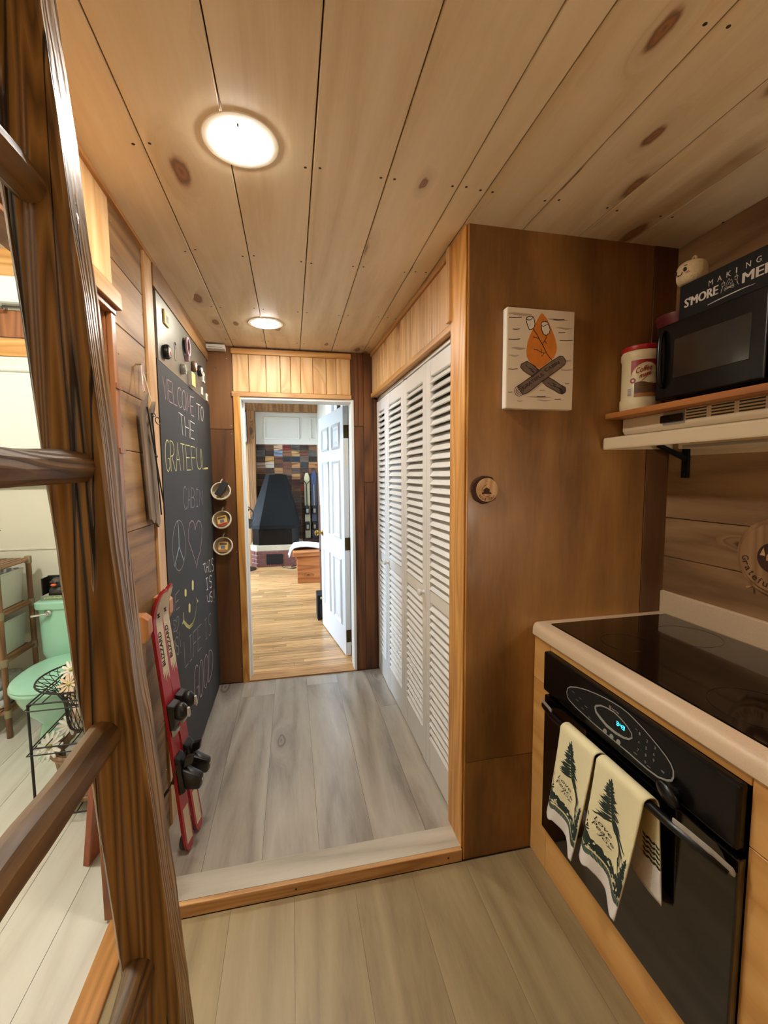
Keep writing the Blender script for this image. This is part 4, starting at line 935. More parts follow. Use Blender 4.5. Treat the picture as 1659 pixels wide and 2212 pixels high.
# wooden wall skis ----------------------------------------------------
t = thing('decorative_wooden_skis', 'pair of small grey wooden skis with poles hung by string on plank wall', 'wall decoration', (-.52, 1.73, 1.5))
def wski(y0, y1, x):
    P = []; n = 16
    for i in range(n+1):
        u = i/n; z = 1.748-.02*(y0 > 1.70)-u*.455; y = y0+(y1-y0)*u
        x_ = x+(.022*max(0, 1-u/.2)**1.5)
        P.append((x_, y, z))
    mb = MB(); V = []; F = []; hw0 = .024
    for i, (a, b, c) in enumerate(P):
        u = i/n; w = hw0*(math.sin(min(1, u/.09)*math.pi/2)*.85+.15)*(1-.08*math.sin(u*math.pi))
        V += [(a, b-w, c), (a, b+w, c), (a+.009, b+w, c), (a+.009, b-w, c)]
    for i in range(n):
        for k in range(4): F.append((i*4+k, i*4+(k+1) % 4, i*4+4+(k+1) % 4, i*4+4+k))
    F += [(3,2,1,0), tuple(4*n+k for k in range(4))]
    mb.add(V, F); mb.prism([(P[-1][0], P[-1][1]-.022, P[-1][2]), (P[-1][0], P[-1][1]+.022, P[-1][2]), (P[-1][0], P[-1][1]+.004, P[-1][2]-.018)], (.009, 0, 0))
    return mb
wski(1.688, 1.752, -.515).build('wooden_ski', M['greywood'], t, bevel=.001)
wski(1.765, 1.810, -.515).build('wooden_ski', M['greywood'], t, bevel=.001)
MB().cyl((-.496, 1.705, 1.70), (-.494, 1.838, 1.352), .0028, n=6).build('ski_pole', M['wire'], t)
MB().cyl((-.496, 1.757, 1.685), (-.494, 1.803, 1.305), .0028, n=6).build('ski_pole', M['wire'], t)
for (y, z, rx, rz) in ((1.745, 1.678, .026, .006), (1.797, 1.662, .030, .0125)):
    P = [(-.488, y+rx*math.cos(a*math.pi/10), z+rz*math.sin(a*math.pi/10)) for a in range(20)]
    MB().tube(P, .0018, 6, closed=True).build('pole_basket', M['wire'], t)
MB().tube([(-.50, 1.690, 1.748), (-.515, 1.728, 1.85), (-.50, 1.775, 1.728)], .0022, 6).build('string', M['paper'], t)
MB().tube([(-.498, 1.69, 1.75), (-.508, 1.712, 1.80), (-.51, 1.73, 1.856)], .003, 6).build('string', M['chalk_pink'], t)
MB().lathe([(.004, 0), (.003, .016)], (-.53, 1.728, 1.853), (1,0,0), 8).build('nail', M['nailbright'], t)
mb = MB(); mb.ball((-.492, 1.768, 1.527), .006, n=8, m=6); mb.build('knot', M['wire'], t)

# ski rack pegs and red skis --------------------------------------------
for (y0, y1, z, lab) in ((1.505, 1.553, .952, 'wooden ski peg at the edge of the bathroom doorway'), (1.765, 1.812, .945, 'wooden ski peg beside the chalkboard frame')):
    t = thing('ski_peg', lab, 'wall peg', (-.53, (y0+y1)/2, z), 'pegs holding the red skis')
    pr = [(-.53, y0, z+.045), (-.487, y0, z+.045), (-.470, y0, z+.030), (-.470, y0, z-.02), (-.480, y0, z-.045), (-.53, y0, z-.05)]
    MB().prism(pr, (0, y1-y0, 0)).build('peg', M['peg'], t, bevel=.003)
    mb = MB(); mb.lathe([(.004, 0), (.003, .001)], (-.5, y0, z), (0,-1,0), 8); mb.lathe([(.004, 0), (.003, .001)], (-.512, y0, z-.01), (0,-1,0), 8); mb.build('screw', M['nail'], t)
def ski(base, tip, lab, txt):
    b = Vector(base); tp = Vector(tip)
    t = thing('red_ski', lab, 'ski', base, 'red and cream alpine skis')
    ax = (tp-b); Ls = ax.length; ax.normalize()
    nrm = Vector((.97, -.25, 0)); nrm = (nrm-ax*nrm.dot(ax)).normalized(); wd = nrm.cross(ax).normalized()   # nrm: top sheet
    if wd.y > 0: wd = -wd
    wd = -wd if (wd.cross(ax)).dot(nrm) < 0 else wd
    hw, th = .031, .011
    def ctr(u):
        bend = -.035*math.sin(max(0, (u-.80)/.2)*math.pi/2)**2*0+.05*max(0, (u-.86)/.14)**2
        return b+ax*(Ls*u)+nrm*(bend)
    def half(u): return hw*(.82+.25*abs(u-.45)*1.2)*(1 if u < .93 else math.sqrt(max(.02, 1-((u-.93)/.07)**2)))*(1 if u > .03 else .55+.45*u/.03)
    def strip(u0, u1, n, d0, d1, mat, nm, f0=-1, f1=1):
        V = []; F = []
        for i in range(n+1):
            u = u0+(u1-u0)*i/n; c = ctr(u); h = half(u)
            V += [c+wd*h*f0+nrm*d0, c+wd*h*f1+nrm*d0, c+wd*h*f1+nrm*d1, c+wd*h*f0+nrm*d1]
        for i in range(n):
            for k in range(4): F.append((i*4+k, i*4+(k+1) % 4, i*4+4+(k+1) % 4, i*4+4+k))
        F += [(3,2,1,0), tuple(4*n+k for k in range(4))]
        return MB().add(V, F).build(nm, M[mat], t)
    strip(0, 1, 40, 0, th, 'red', 'ski_body'); strip(0.002, .995, 40, -.002, 0, 'plastic', 'base_sheet', -.97, .97)
    strip(.70, .985, 24, th, th+.0005, 'skiwhite', 'top_sheet', -.40, .98)
    strip(.03, .17, 6, th, th+.0005, 'skiwhite', 'tail_label', -.6, .7)
    # white flashes below the top sheet
    mb = MB()
    for k, f in enumerate((-.28, .1, .45, .8)):
        c0 = ctr(.702); h = half(.70)
        mb.prism([c0+wd*h*(f-.16)+nrm*th, c0+wd*h*(f+.18)+nrm*th, ctr(.702-.03-.012*(k % 2))+wd*h*(f+.05)+nrm*th], nrm*.0005)
    mb.build('flash', M['skiwhite'], t)
    tm = textfit(txt, Ls*.125, .019, bold=.02)
    def place(tm, u, side):
        o = ctr(u)+nrm*(th+.0008)+wd*(-.009 if side else .0)
        tm.xform(frame(o, -ax, wd.cross(Vector((0,0,0))) if 0 else nrm.cross(-ax), nrm))
    o = ctr(.722)+nrm*(th+.0008)-(nrm.cross(ax))*.0095+wd*.009*0
    tm.xform(frame(o, ax, nrm.cross(ax), nrm)); tm.build('lettering', M['ink'], t)
    tm = textfit('MX', .03, .016, bold=.02); o = ctr(.90)+nrm*(th+.004)-(nrm.cross(ax))*.006
    tm.xform(frame(o, ax, nrm.cross(ax), nrm)); tm.build('lettering', M['ink'], t)
    tm = textfit('RACE', .08, .016, bold=.02); o = ctr(.15)+nrm*(th+.0008)-(nrm.cross(ax))*.007
    tm.xform(frame(o, ax, nrm.cross(ax), nrm)); 
    # bindings
    tb = MB(); c = ctr(.53)+nrm*th
    def rot(p): return c+wd*p[0]+ax*p[1]+nrm*p[2]
    V = MB(); V.hexa([rot((-.027,-.05,0)), rot((.027,-.05,0)), rot((.027,.06,0)), rot((-.027,.06,0))], [rot((-.022,-.03,.02)), rot((.022,-.03,.02)), rot((.024,.05,.03)), rot((-.024,.05,.03))])
    toe = V.build('toe_binding', M['plastic'], t, bevel=.006)
    mb = MB(); mb.ball(rot((0,.02,.038)), .026, .026, .034); mb.build('toe_housing', M['plastic'], toe, smooth=True)
    mb = MB(); mb.hexa([rot((-.006,.0,.062)), rot((.006,.0,.062)), rot((.006,.035,.066)), rot((-.006,.035,.066))], [rot((-.005,.0,.072)), rot((.005,.0,.072)), rot((.005,.032,.072)), rot((-.005,.032,.072))]); mb.build('indicator', M['silver'], toe)
    mb = MB(); mb.hexa([rot((-.02,-.075,.001)), rot((.02,-.075,.001)), rot((.02,-.045,.001)), rot((-.02,-.045,.001))], [rot((-.018,-.07,.012)), rot((.018,-.07,.012)), rot((.018,-.05,.02)), rot((-.018,-.05,.02))]); mb.build('toe_pad', M['silver'], toe, bevel=.003)
    c = ctr(.30)+nrm*th
    V = MB(); V.hexa([rot((-.028,-.07,0)), rot((.028,-.07,0)), rot((.028,.09,0)), rot((-.028,.09,0))], [rot((-.022,-.06,.022)), rot((.022,-.06,.022)), rot((.022,.07,.018)), rot((-.022,.07,.018))])
    heel = V.build('heel_binding', M['plastic'], t, bevel=.005)
    mb = MB(); mb.hexa([rot((-.022,-.05,.018)), rot((.022,-.05,.018)), rot((.022,.035,.018)), rot((-.022,.035,.018))], [rot((-.016,-.055,.075)), rot((.016,-.055,.075)), rot((.016,.0,.088)), rot((-.016,.0,.088))]); mb.build('heel_lever', M['plastic'], heel, bevel=.01, smooth=True)
    mb = MB(); mb.hexa([rot((-.012,.03,.02)), rot((.012,.03,.02)), rot((.012,.075,.03)), rot((-.012,.075,.03))], [rot((-.008,.05,.055)), rot((.008,.05,.055)), rot((.008,.085,.065)), rot((-.008,.085,.065))]); mb.build('heel_cup', M['plastic'], heel, bevel=.004)
    mb = MB(); mb.lathe([(.006, 0), (.005, .003)], rot((0,-.02,.083)), nrm, 10); mb.build('rivet', M['silver'], heel)
    mb = MB()
    for sd in (-1, 1): mb.tube([rot((.03*sd,.06,.01)), rot((.036*sd,.0,-.012)), rot((.04*sd,-.06,-.05))], .003, 6)
    mb.build('ski_brake', M['wirebrown'], heel)
    for sd in (-1, 1): MB().tube([rot((.038*sd,-.03,-.03)), rot((.041*sd,-.07,-.06))], .0055, 8).build('brake_tip', M['plastic'], heel)
    mb = MB(); q = ctr(.004); mb.lathe([(.031, -.007), (.031, .007)], q+ax*.028+nrm*(-.010), nrm, 20); mb.build('tail_disc', M['darkgrey'], t, bevel=.003)
ski((-.428, 1.690, .012), (-.502, 1.648, 1.050), 'near red ski with cream lettered tip leaning against doorway peg', 'BLIZZARD')
ski((-.412, 1.785, .012), (-.502, 1.722, 1.050), 'far red ski with cream lettered tip leaning by the chalkboard', 'BLIZZARD')

# hanging baskets -------------------------------------------------------
def hbasket(x, z, tilt, lab):
    t = thing('hanging_basket', lab, 'basket', (x, YE-.05, z), 'round baskets on the end wall')
    ax = Vector((tilt, -1, .42)).normalized(); c = Vector((x, YE-.075, z))
    prof = [(.028, -.045), (.046, -.040), (.055, -.018), (.059, .004), (.0605, .012), (.057, .012), (.056, -.016), (.044, -.035), (0.0, -.038)]
    mb = MB().lathe(prof, c, ax, 36); mb.v = [(p[0], min(p[1], YE-.004), p[2]) for p in mb.v]
    mb.build('bowl', M['basket'], t, smooth=True)
    u = ax.orthogonal().normalized(); w = ax.cross(u)
    for k, r in ((.0115, .0585), (.006, .0595)):
        P = [c+ax*k+u*(r*math.cos(a*math.pi/24))+w*(r*math.sin(a*math.pi/24)) for a in range(48)]
        MB().tube(P, .0042, 7, closed=True).build('rim', M['basketrim'], t, smooth=True)
    up = Vector((0,0,1)); up = (up-ax*up.dot(ax)).normalized(); top = c+up*.064+ax*.008
    MB().tube([top, (x+.003, YE-.02, z+.078), (x, YE-.003, z+.083), (x-.004, YE-.02, z+.076), top+Vector((-.004,0,0))], .0016, 6).build('hanging_loop', M['basketrim'], t)
    MB().lathe([(.003, 0), (.003, .02)], (x, YE, z+.081), (0,-1,0), 8).build('nail', M['nailbright'], t)
    return c, ax
c1, a1 = hbasket(-.4565, 1.352, .05, 'topmost round woven basket on end wall holding a black case')
c2, a2 = hbasket(-.4565, 1.162, -.12, 'middle round woven basket on end wall holding a yellow packet')
c3, a3 = hbasket(-.4565, .986, 0, 'lowest round woven basket on end wall holding a wrapped packet')
def inb(c, ax, w, h, d, ang, off):
    up = Vector((0,0,1)); up = (up-ax*up.dot(ax)).normalized(); rt = up.cross(ax); rt = -rt if rt.x < 0 else rt
    e1 = rt*math.cos(ang)+up*math.sin(ang); e2 = -rt*math.sin(ang)+up*math.cos(ang)
    return frame(c+ax*off[2]+rt*off[0]+up*off[1], e1, e2, ax)
t = tag(MB().box(-.022, .022, -.052, .052, -.006, .006).xform(inb(c1, a1, 0,0,0, -.5, (.006, .010, .022))).build('glasses_case', M['matteblack'], None, bevel=.003), 'black slim case lying in the topmost hanging basket', 'case')
for (c, a, ang, pr, lab) in ((c2, a2, .25, 'packred', 'yellow paper packet with red band in the middle hanging basket'), (c3, a3, -.03, 'orangeprint', 'shiny yellow wrapped packet in the lowest hanging basket')):
    t = thing('snack_packet', lab, 'packet', c, 'packets in the baskets')
    mx = inb(c, a, 0,0,0, ang, (0, -.004, -.008))
    MB().box(-.031, .031, -.034, .034, -.006, .006).xform(mx).build('packet', M['pack'], t, bevel=.002)
    MB().box(-.030, .030, -.033, -.018, .006, .0066).xform(mx).build('band', M[pr], t)
    MB().box(-.014, .012, -.014, .008, .006, .0066).xform(mx).build('picture', M['packblue'], t)
    MB().box(-.024, .022, .014, .026, .006, .0066).xform(mx).build('lettering_band', M['brownprint'], t)

# canvas painting -------------------------------------------------------
CY = 1.432
t = thing('campfire_canvas', 'small white canvas painted with marshmallows over an orange campfire', 'painting', (.885, YP, 1.86))
B(.752, 1.018, CY, YP, 1.684, 2.034).build('canvas', M['canvas'], t, bevel=.003)
B(.7512, .7519, CY+.002, YP-.001, 1.687, 2.031).build('canvas_edge', M['canvasedge'], t)
def poly(pl, y, d=.0004): return MB().prism([(p[0], y, p[1]) for p in pl], (0, -d, 0))
poly(FLAME, CY).build('flame', M['flame'], t)
for lg in (LOG2, LOG3): poly(lg, CY-.0004).build('log', M['log'], t)
poly(LOG1, CY-.0009).build('log', M['log'], t)
ik = MB()
def cl(pl, w, y=CY-.0014): ik.ribbon([(p[0], y, p[1]) for p in pl], w, (0,-1,0), .0003)
for lg in (LOG2, LOG3, LOG1): cl(lg+[lg[0]], .0024)
for m in MMS: poly(m, CY-.0006).build('marshmallow', M['mallow'], t)
for m in MMS: cl(m+[m[0]], .0026)
for m in MMTOP: cl(m, .0022)
for p, w in CLINES: cl(p, .0014*w, CY-.0006)
for (cx, cz, rs) in ((.8013, 1.7461, (.017, .011, .005)), (.9761, 1.7554, (.0125, .008, .004))):
    for r in rs: cl([(cx+r*math.cos(a*math.pi/10), cz+1.05*r*math.sin(a*math.pi/10)) for a in range(21)], .0018)
rr = random.Random(2)
for k in range(26):
    u = rr.random(); v = rr.uniform(-.35, .35)
    if k % 2: a = (.832+(.855-.832)*u*1.6+v*.03, 1.845-u*.035+v*.02)
    else: a = (.91+u*.06, 1.787-u*.035+v*.02)
    cl([a, (a[0]+.009, a[1]-.005)], .002)
ik.build('ink_lines', M['ink'], t)
for txt, p0, p1 in (('GRATEFUL', (.819, 1.7515), (.9005, 1.806)), ('CABIN', (.9045, 1.816), (.961, 1.8485))):
    d = Vector((p1[0]-p0[0], 0, p1[1]-p0[1])); L = d.length; d.normalize()
    textfit(txt, L, .012, bold=.01).xform(frame((p0[0], CY-.0016, p0[1]), d, Vector((0,-1,0)).cross(d), (0,-1,0))).build('lettering', M['ink'], t)
sm = MB()
for x0, x1, z, w in ((.755,.846,2.011,.010), (.905,.99,2.001,.008), (.77,.826,1.894,.009), (.758,.80,1.868,.006), (.94,1.01,1.973,.006), (.955,1.01,1.86,.007), (.83,.93,1.727,.006), (.87,.93,1.716,.005)):
    sm.ribbon([(x0+(x1-x0)*i/8, CY-.0002, z+.001*math.sin(i)) for i in range(9)], [w*math.sin(math.pi*(.06+.88*i/8)) for i in range(9)], (0,-1,0), .0002)
sm.build('smudges', M['soot'], t)

# log slice -------------------------------------------------------------
t = thing('log_slice_sign', 'small round bark-edged log slice sign on plywood near oak trim', 'sign', (.688, YP, 1.395))
rr = random.Random(4)
def wob(n, r, a): return [(.688+r*(1+a*rr.uniform(-1,1))*math.cos(2*math.pi*k/n), 1.395+r*1.03*(1+a*rr.uniform(-1,1))*math.sin(2*math.pi*k/n)) for k in range(n)]
MB().prism([(p[0]-.003, YP, p[1]) for p in wob(18, .050, .05)], (0, -.012, 0)).build('bark', M['bark'], t, bevel=.002)
MB().prism([(p[0]+.003, YP-.012, p[1]) for p in wob(30, .0415, .006)], (0, -.004, 0)).build('face', M['slice'], t)
mb = MB(); y = YP-.0162
def bl(pl, w=.0016): mb.ribbon([(p[0], y, p[1]) for p in pl], w, (0,-1,0), .0003)
bl([(.691+.021*math.cos(a*math.pi/16), 1.392+.021*math.sin(a*math.pi/16)) for a in range(8, 28)], .0014)
mb.prism([(.672,y,1.386), (.705,y,1.386), (.709,y,1.380), (.669,y,1.380)], (0,-.0003,0)); mb.prism([(.676,y,1.386), (.676,y,1.396), (.688,y,1.404), (.700,y,1.397), (.700,y,1.386)], (0,-.0003,0))
for i in range(6): bl([(.684+i*.004, 1.366-i*.0002), (.690+i*.004, 1.3665)], .001)
mb.build('burnt_cabin', M['bark'], t)
def arctext(txt, cx, cz, r, a0, a1, h, ymx, par, mat):   # letters along the lower rim
    mb = MB(); n = len(txt)
    for i, ch in enumerate(txt):
        a = math.radians(a0+(a1-a0)*(i+.5)/n); p = (cx+r*math.cos(a), cz+r*math.sin(a)); ex = Vector((-math.sin(a), 0, math.cos(a))); 
        if ch == ' ': continue
        w = abs(math.radians(a1-a0))*r/n*.8; w = w*.5 if ch in 'iltf' else w
        hh = h*(1 if ch in 'GCTfltbdkL' else .72)
        q = textfit(ch, w, hh); ez = Vector((0,-1,0)); ey = Vector((-math.cos(a), 0, -math.sin(a)))
        q.xform(frame((p[0]-ex.x*w/2, ymx, p[1]-ex.z*w/2), ex, ey, ez)); mb.add(q.v, q.f)
    return mb.build('lettering', mat, par)
arctext('Grateful', .691, 1.394, .0385, 208, 262, .010, YP-.0163, t, M['bark'])
arctext('Cabin', .691, 1.394, .0385, 285, 325, .010, YP-.0163, t, M['bark'])

# ------------------------------------------------------------------ kitchen base units
FX = .903
t = thing('base_cabinet', 'light pine base cabinet built around the black oven', 'cabinet', (1.15, .4, ZK))
def cb(*a, nm='face_board', **k): return B(*a).build(nm, M['cab'], t, bevel=.0012, seg=1)
cb(FX, FX+.018, 1.357, 1.458, .670, .832, nm='stile'); cb(FX, FX+.018, 1.357, 1.458, ZK+.002, .668, nm='stile')
cb(FX, FX+.018, .654, 1.355, .812, .832, nm='rail'); cb(FX, FX+.018, .654, 1.355, ZK+.002, .135, nm='kick_board')
cb(FX, FX+.018, -1.3, .652, .684, .832, nm='face_board'); cb(FX, FX+.018, -1.3, .652, ZK+.002, .682, nm='face_board')
cb(.925, 1.47, 1.44, 1.456, ZK+.002, .83, nm='side_panel'); cb(.925, 1.47, -1.3, -1.284, ZK+.002, .83, nm='side_panel')
t = thing('countertop', 'pinkish cream laminate countertop with low backsplash around the glass cooktop', 'countertop', (1.18, .3, .832))
def ctop(y0, y1, x0, x1):
    pr = [(x0+.006, .833), (x0, .840), (x0, .866), (x0+.007, .880), (x0+.018, .885), (x1, .885), (x1, .833)] if x0 < .93 else [(x0, .833), (x0, .885), (x1, .885), (x1, .833)]
    return MB().prism([(p[0], y0, p[1]) for p in pr], (0, y1-y0, 0))
ctop(-1.35, 1.458, .893, .945).build('front_edge', M['counter'], t, smooth=True)
mb = MB(); mb.box(.9455, 1.476, 1.424, 1.458, .833, .885); mb.box(.9455, 1.476, -1.35, .53, .833, .885); mb.box(1.4605, 1.476, .53, 1.424, .833, .885)
mb.build('top', M['counter'], t)
MB().prism([(p[0], -1.35, p[1]) for p in ((1.4765,.833),(1.4765,.966),(1.4775,.972),(1.4765+.0,.972))][:3]+[(1.478, -1.35, .974), (1.478, -1.35, .833)], (0, 2.808, 0)).build('backsplash', M['counter'], t)
B(1.464, 1.4775, -1.35, 1.457, .885, .974).build('backsplash', M['counter'], t, bevel=.004)
t = thing('glass_cooktop', 'glossy black glass cooktop set into the cream countertop', 'cooktop', (1.2, .98, .87))
B(.948, 1.459, .533, 1.421, .86, .8875).build('glass_top', M['glass_black'], t, bevel=.0015)
for (cx, cy, r) in ((1.08, .78, .10), (1.33, .78, .075), (1.08, 1.2, .075), (1.33, 1.2, .10)):
    P = [(cx+r*math.cos(a*math.pi/24), cy+r*math.sin(a*math.pi/24), .8876) for a in range(48)]
    MB().tube(P, .0006, 4, closed=True).build('burner_ring', M['black'], t)

# ------------------------------------------------------------------ oven
OX = .877
t = thing('wall_oven', 'black built-in oven with oval control panel under the counter', 'oven', (.95, 1.0, .14))
B(.92, 1.42, .67, 1.34, .145, .80).build('oven_body', M['matteblack'], t)
B(OX, .9025, .656, 1.356, .670, .8145).build('control_panel', M['black'], t, bevel=.007)
MB().prism([(OX-.0001, p[0], p[1]) for p in LENS], (-.0008, 0, 0)).build('oval_display', M['matteblack'], t)
def strk(pl, w, mat, nm, x=OX-.001, closed=False):
    P = [(x, p[0], p[1]) for p in pl]
    if closed: P = P+[P[0]]
    return MB().ribbon(P, w, (-1,0,0), .0004).build(nm, mat, t)
n_ = len(LENS); ws = [.0030+.0022*max(0, 1-abs(i-18)/6) for i in range(n_)]
strk(LENS+[LENS[0]], ws+[ws[0]], M['printgrey'], 'oval_outline')
m_ = len(RING); wr_ = [.0035+.006*max(0, 1-abs(i-12)/4)+.004*max(0, 1-min(i, m_-i)/3) for i in range(m_)]
strk(RING+[RING[0]], wr_+[wr_[0]], M['printgrey'], 'clock_ring')
for d in DOTS: MB().lathe([(.0085, 0), (.0085, .0006)], (OX-.001, d[0], d[1]), (-1,0,0), 16, sx=.8).build('button', M['printgrey'], t)
# 3:43 in seven segments
SEG = {'3': 'abgcd', '4': 'fgbc'}
mb = MB()
def seg7(ch, y0, z0, w, h, sh=.12):
    P = {'a': ((0,1),(1,1)), 'b': ((1,.5),(1,1)), 'c': ((1,0),(1,.5)), 'd': ((0,0),(1,0)), 'e': ((0,0),(0,.5)), 'f': ((0,.5),(0,1)), 'g': ((0,.5),(1,.5))}
    for s in SEG[ch]:
        (a, b), (c, d) = P[s]
        mb.ribbon([(OX-.001, y0-(a+b*sh)*w, z0+b*h), (OX-.001, y0-(c+d*sh)*w, z0+d*h)], .0016, (-1,0,0), .0004)
seg7('3', .9945, .7475, .0065, .0105); seg7('4', .9815, .7475, .0065, .0105); seg7('3', .9720, .7475, .0065, .0105)
for z in (.7500, .7550): mb.lathe([(.0009, 0), (.0009, .0004)], (OX-.001, .9850, z), (-1,0,0), 6)
mb.build('clock_digits', M['cyan'], t)
mb = MB()
for d, ch in zip(NUMS, '1234567890'):
    q = textfit(ch, .0045, .0075).xform(face_mx((OX-.0008, d[0]+.002, d[1]-.004))); mb.add(q.v, q.f)
for (y, z, w) in ((.924, .7755, .008), (.924, .7085, .012), (.880, .7020, .012), (.838, .7190, .010)): mb.ribbon([(OX-.0008, y+w/2, z), (OX-.0008, y-w/2, z)], .0012, (-1,0,0), .0003)
mb.build('keypad_numbers', M['printgrey'], t)
mb = MB()
for (y, z) in ((1.185, .746), (1.150, .7425), (1.164, .729), (1.122, .7305), (1.137, .7165), (1.105, .7055)): mb.ribbon([(OX-.0008, y+.006, z), (OX-.0008, y-.006, z)], .003, (-1,0,0), .0003)
mb.ribbon([(OX-.0008, .842, .7165), (OX-.0008, .834, .7165)], .004, (-1,0,0), .0003)
mb.build('key_legends', M['printdim'], t)
textfit('MAYTAG', .026, .0045, bold=.01).xform(face_mx((OX-.001, 1.0135, .7815))).build('maker_lettering', M['printgrey'], t)
mb = MB(); y, z, s = 1.0205, .7838, .0036
mb.ribbon([(OX-.001, y+s, z-s), (OX-.001, y+s, z+s), (OX-.001, y-s, z+s), (OX-.001, y-s, z-s), (OX-.001, y+s, z-s)], .0016, (-1,0,0), .0004)
mb.ribbon([(OX-.001, y+s*.5, z-s*.6), (OX-.001, y+s*.4, z+s*.4), (OX-.001, y, z-s*.2), (OX-.001, y-s*.4, z+s*.4), (OX-.001, y-s*.5, z-s*.6)], .0009, (-1,0,0), .0004)
mb.build('maker_badge', M['printgrey'], t)
dr = B(.880, .9025, .652, 1.350, .145, .655).build('oven_door', M['glass_black'], t, bevel=.004)
HP = [(.872, 1.335, .622), (.856, 1.305, .634), (.842, 1.255, .641), (.836, 1.20, .643), (.835, 1.0, .643), (.836, .80, .643), (.842, .745, .641), (.856, .695, .634), (.872, .665, .622)]
def smooth(P, n=4):
    out = []
    for i in range(len(P)-1):
        p0, p1, p2, p3 = [Vector(P[max(0, min(len(P)-1, i+k))]) for k in (-1, 0, 1, 2)]
        for j in range(n):
            u = j/n; out.append(.5*((2*p1)+(p2-p0)*u+(2*p0-5*p1+4*p2-p3)*u*u+(-p0+3*p1-3*p2+p3)*u**3))
    out.append(Vector(P[-1])); return out
MB().tube(smooth(HP), .0115, 12).build('handle', M['black'], dr, smooth=True)
for s, (ya, yb_) in enumerate(((1.348, 1.235), (.650, .765))):
    mb = MB(); d = 1 if yb_ < ya else -1
    pr = [(.868, ya, .628), (.850, ya-d*.035, .645), (.836, ya-d*.085, .655), (.830, yb_, .656), (.838, yb_, .648), (.845, ya-d*.08, .638), (.858, ya-d*.03, .626), (.874, ya, .616)]
    mb.prism(pr, (.0, 0, .014)); mb.build('handle_cap', M['silver'], dr, bevel=.003)
mb = MB(); mb.ball((0, 0, 0), .012, .036, .021, 20, 12); mb.xform(Matrix.Translation((.856, .802, .690)) @ Euler((math.radians(22), 0, 0)).to_matrix().to_4x4()); kn = mb.build('oven_knob', M['black'], t, smooth=True)
MB().cyl((.865, .802, .690), (.878, .802, .690), .013, n=14).build('knob_stem', M['matteblack'], kn)

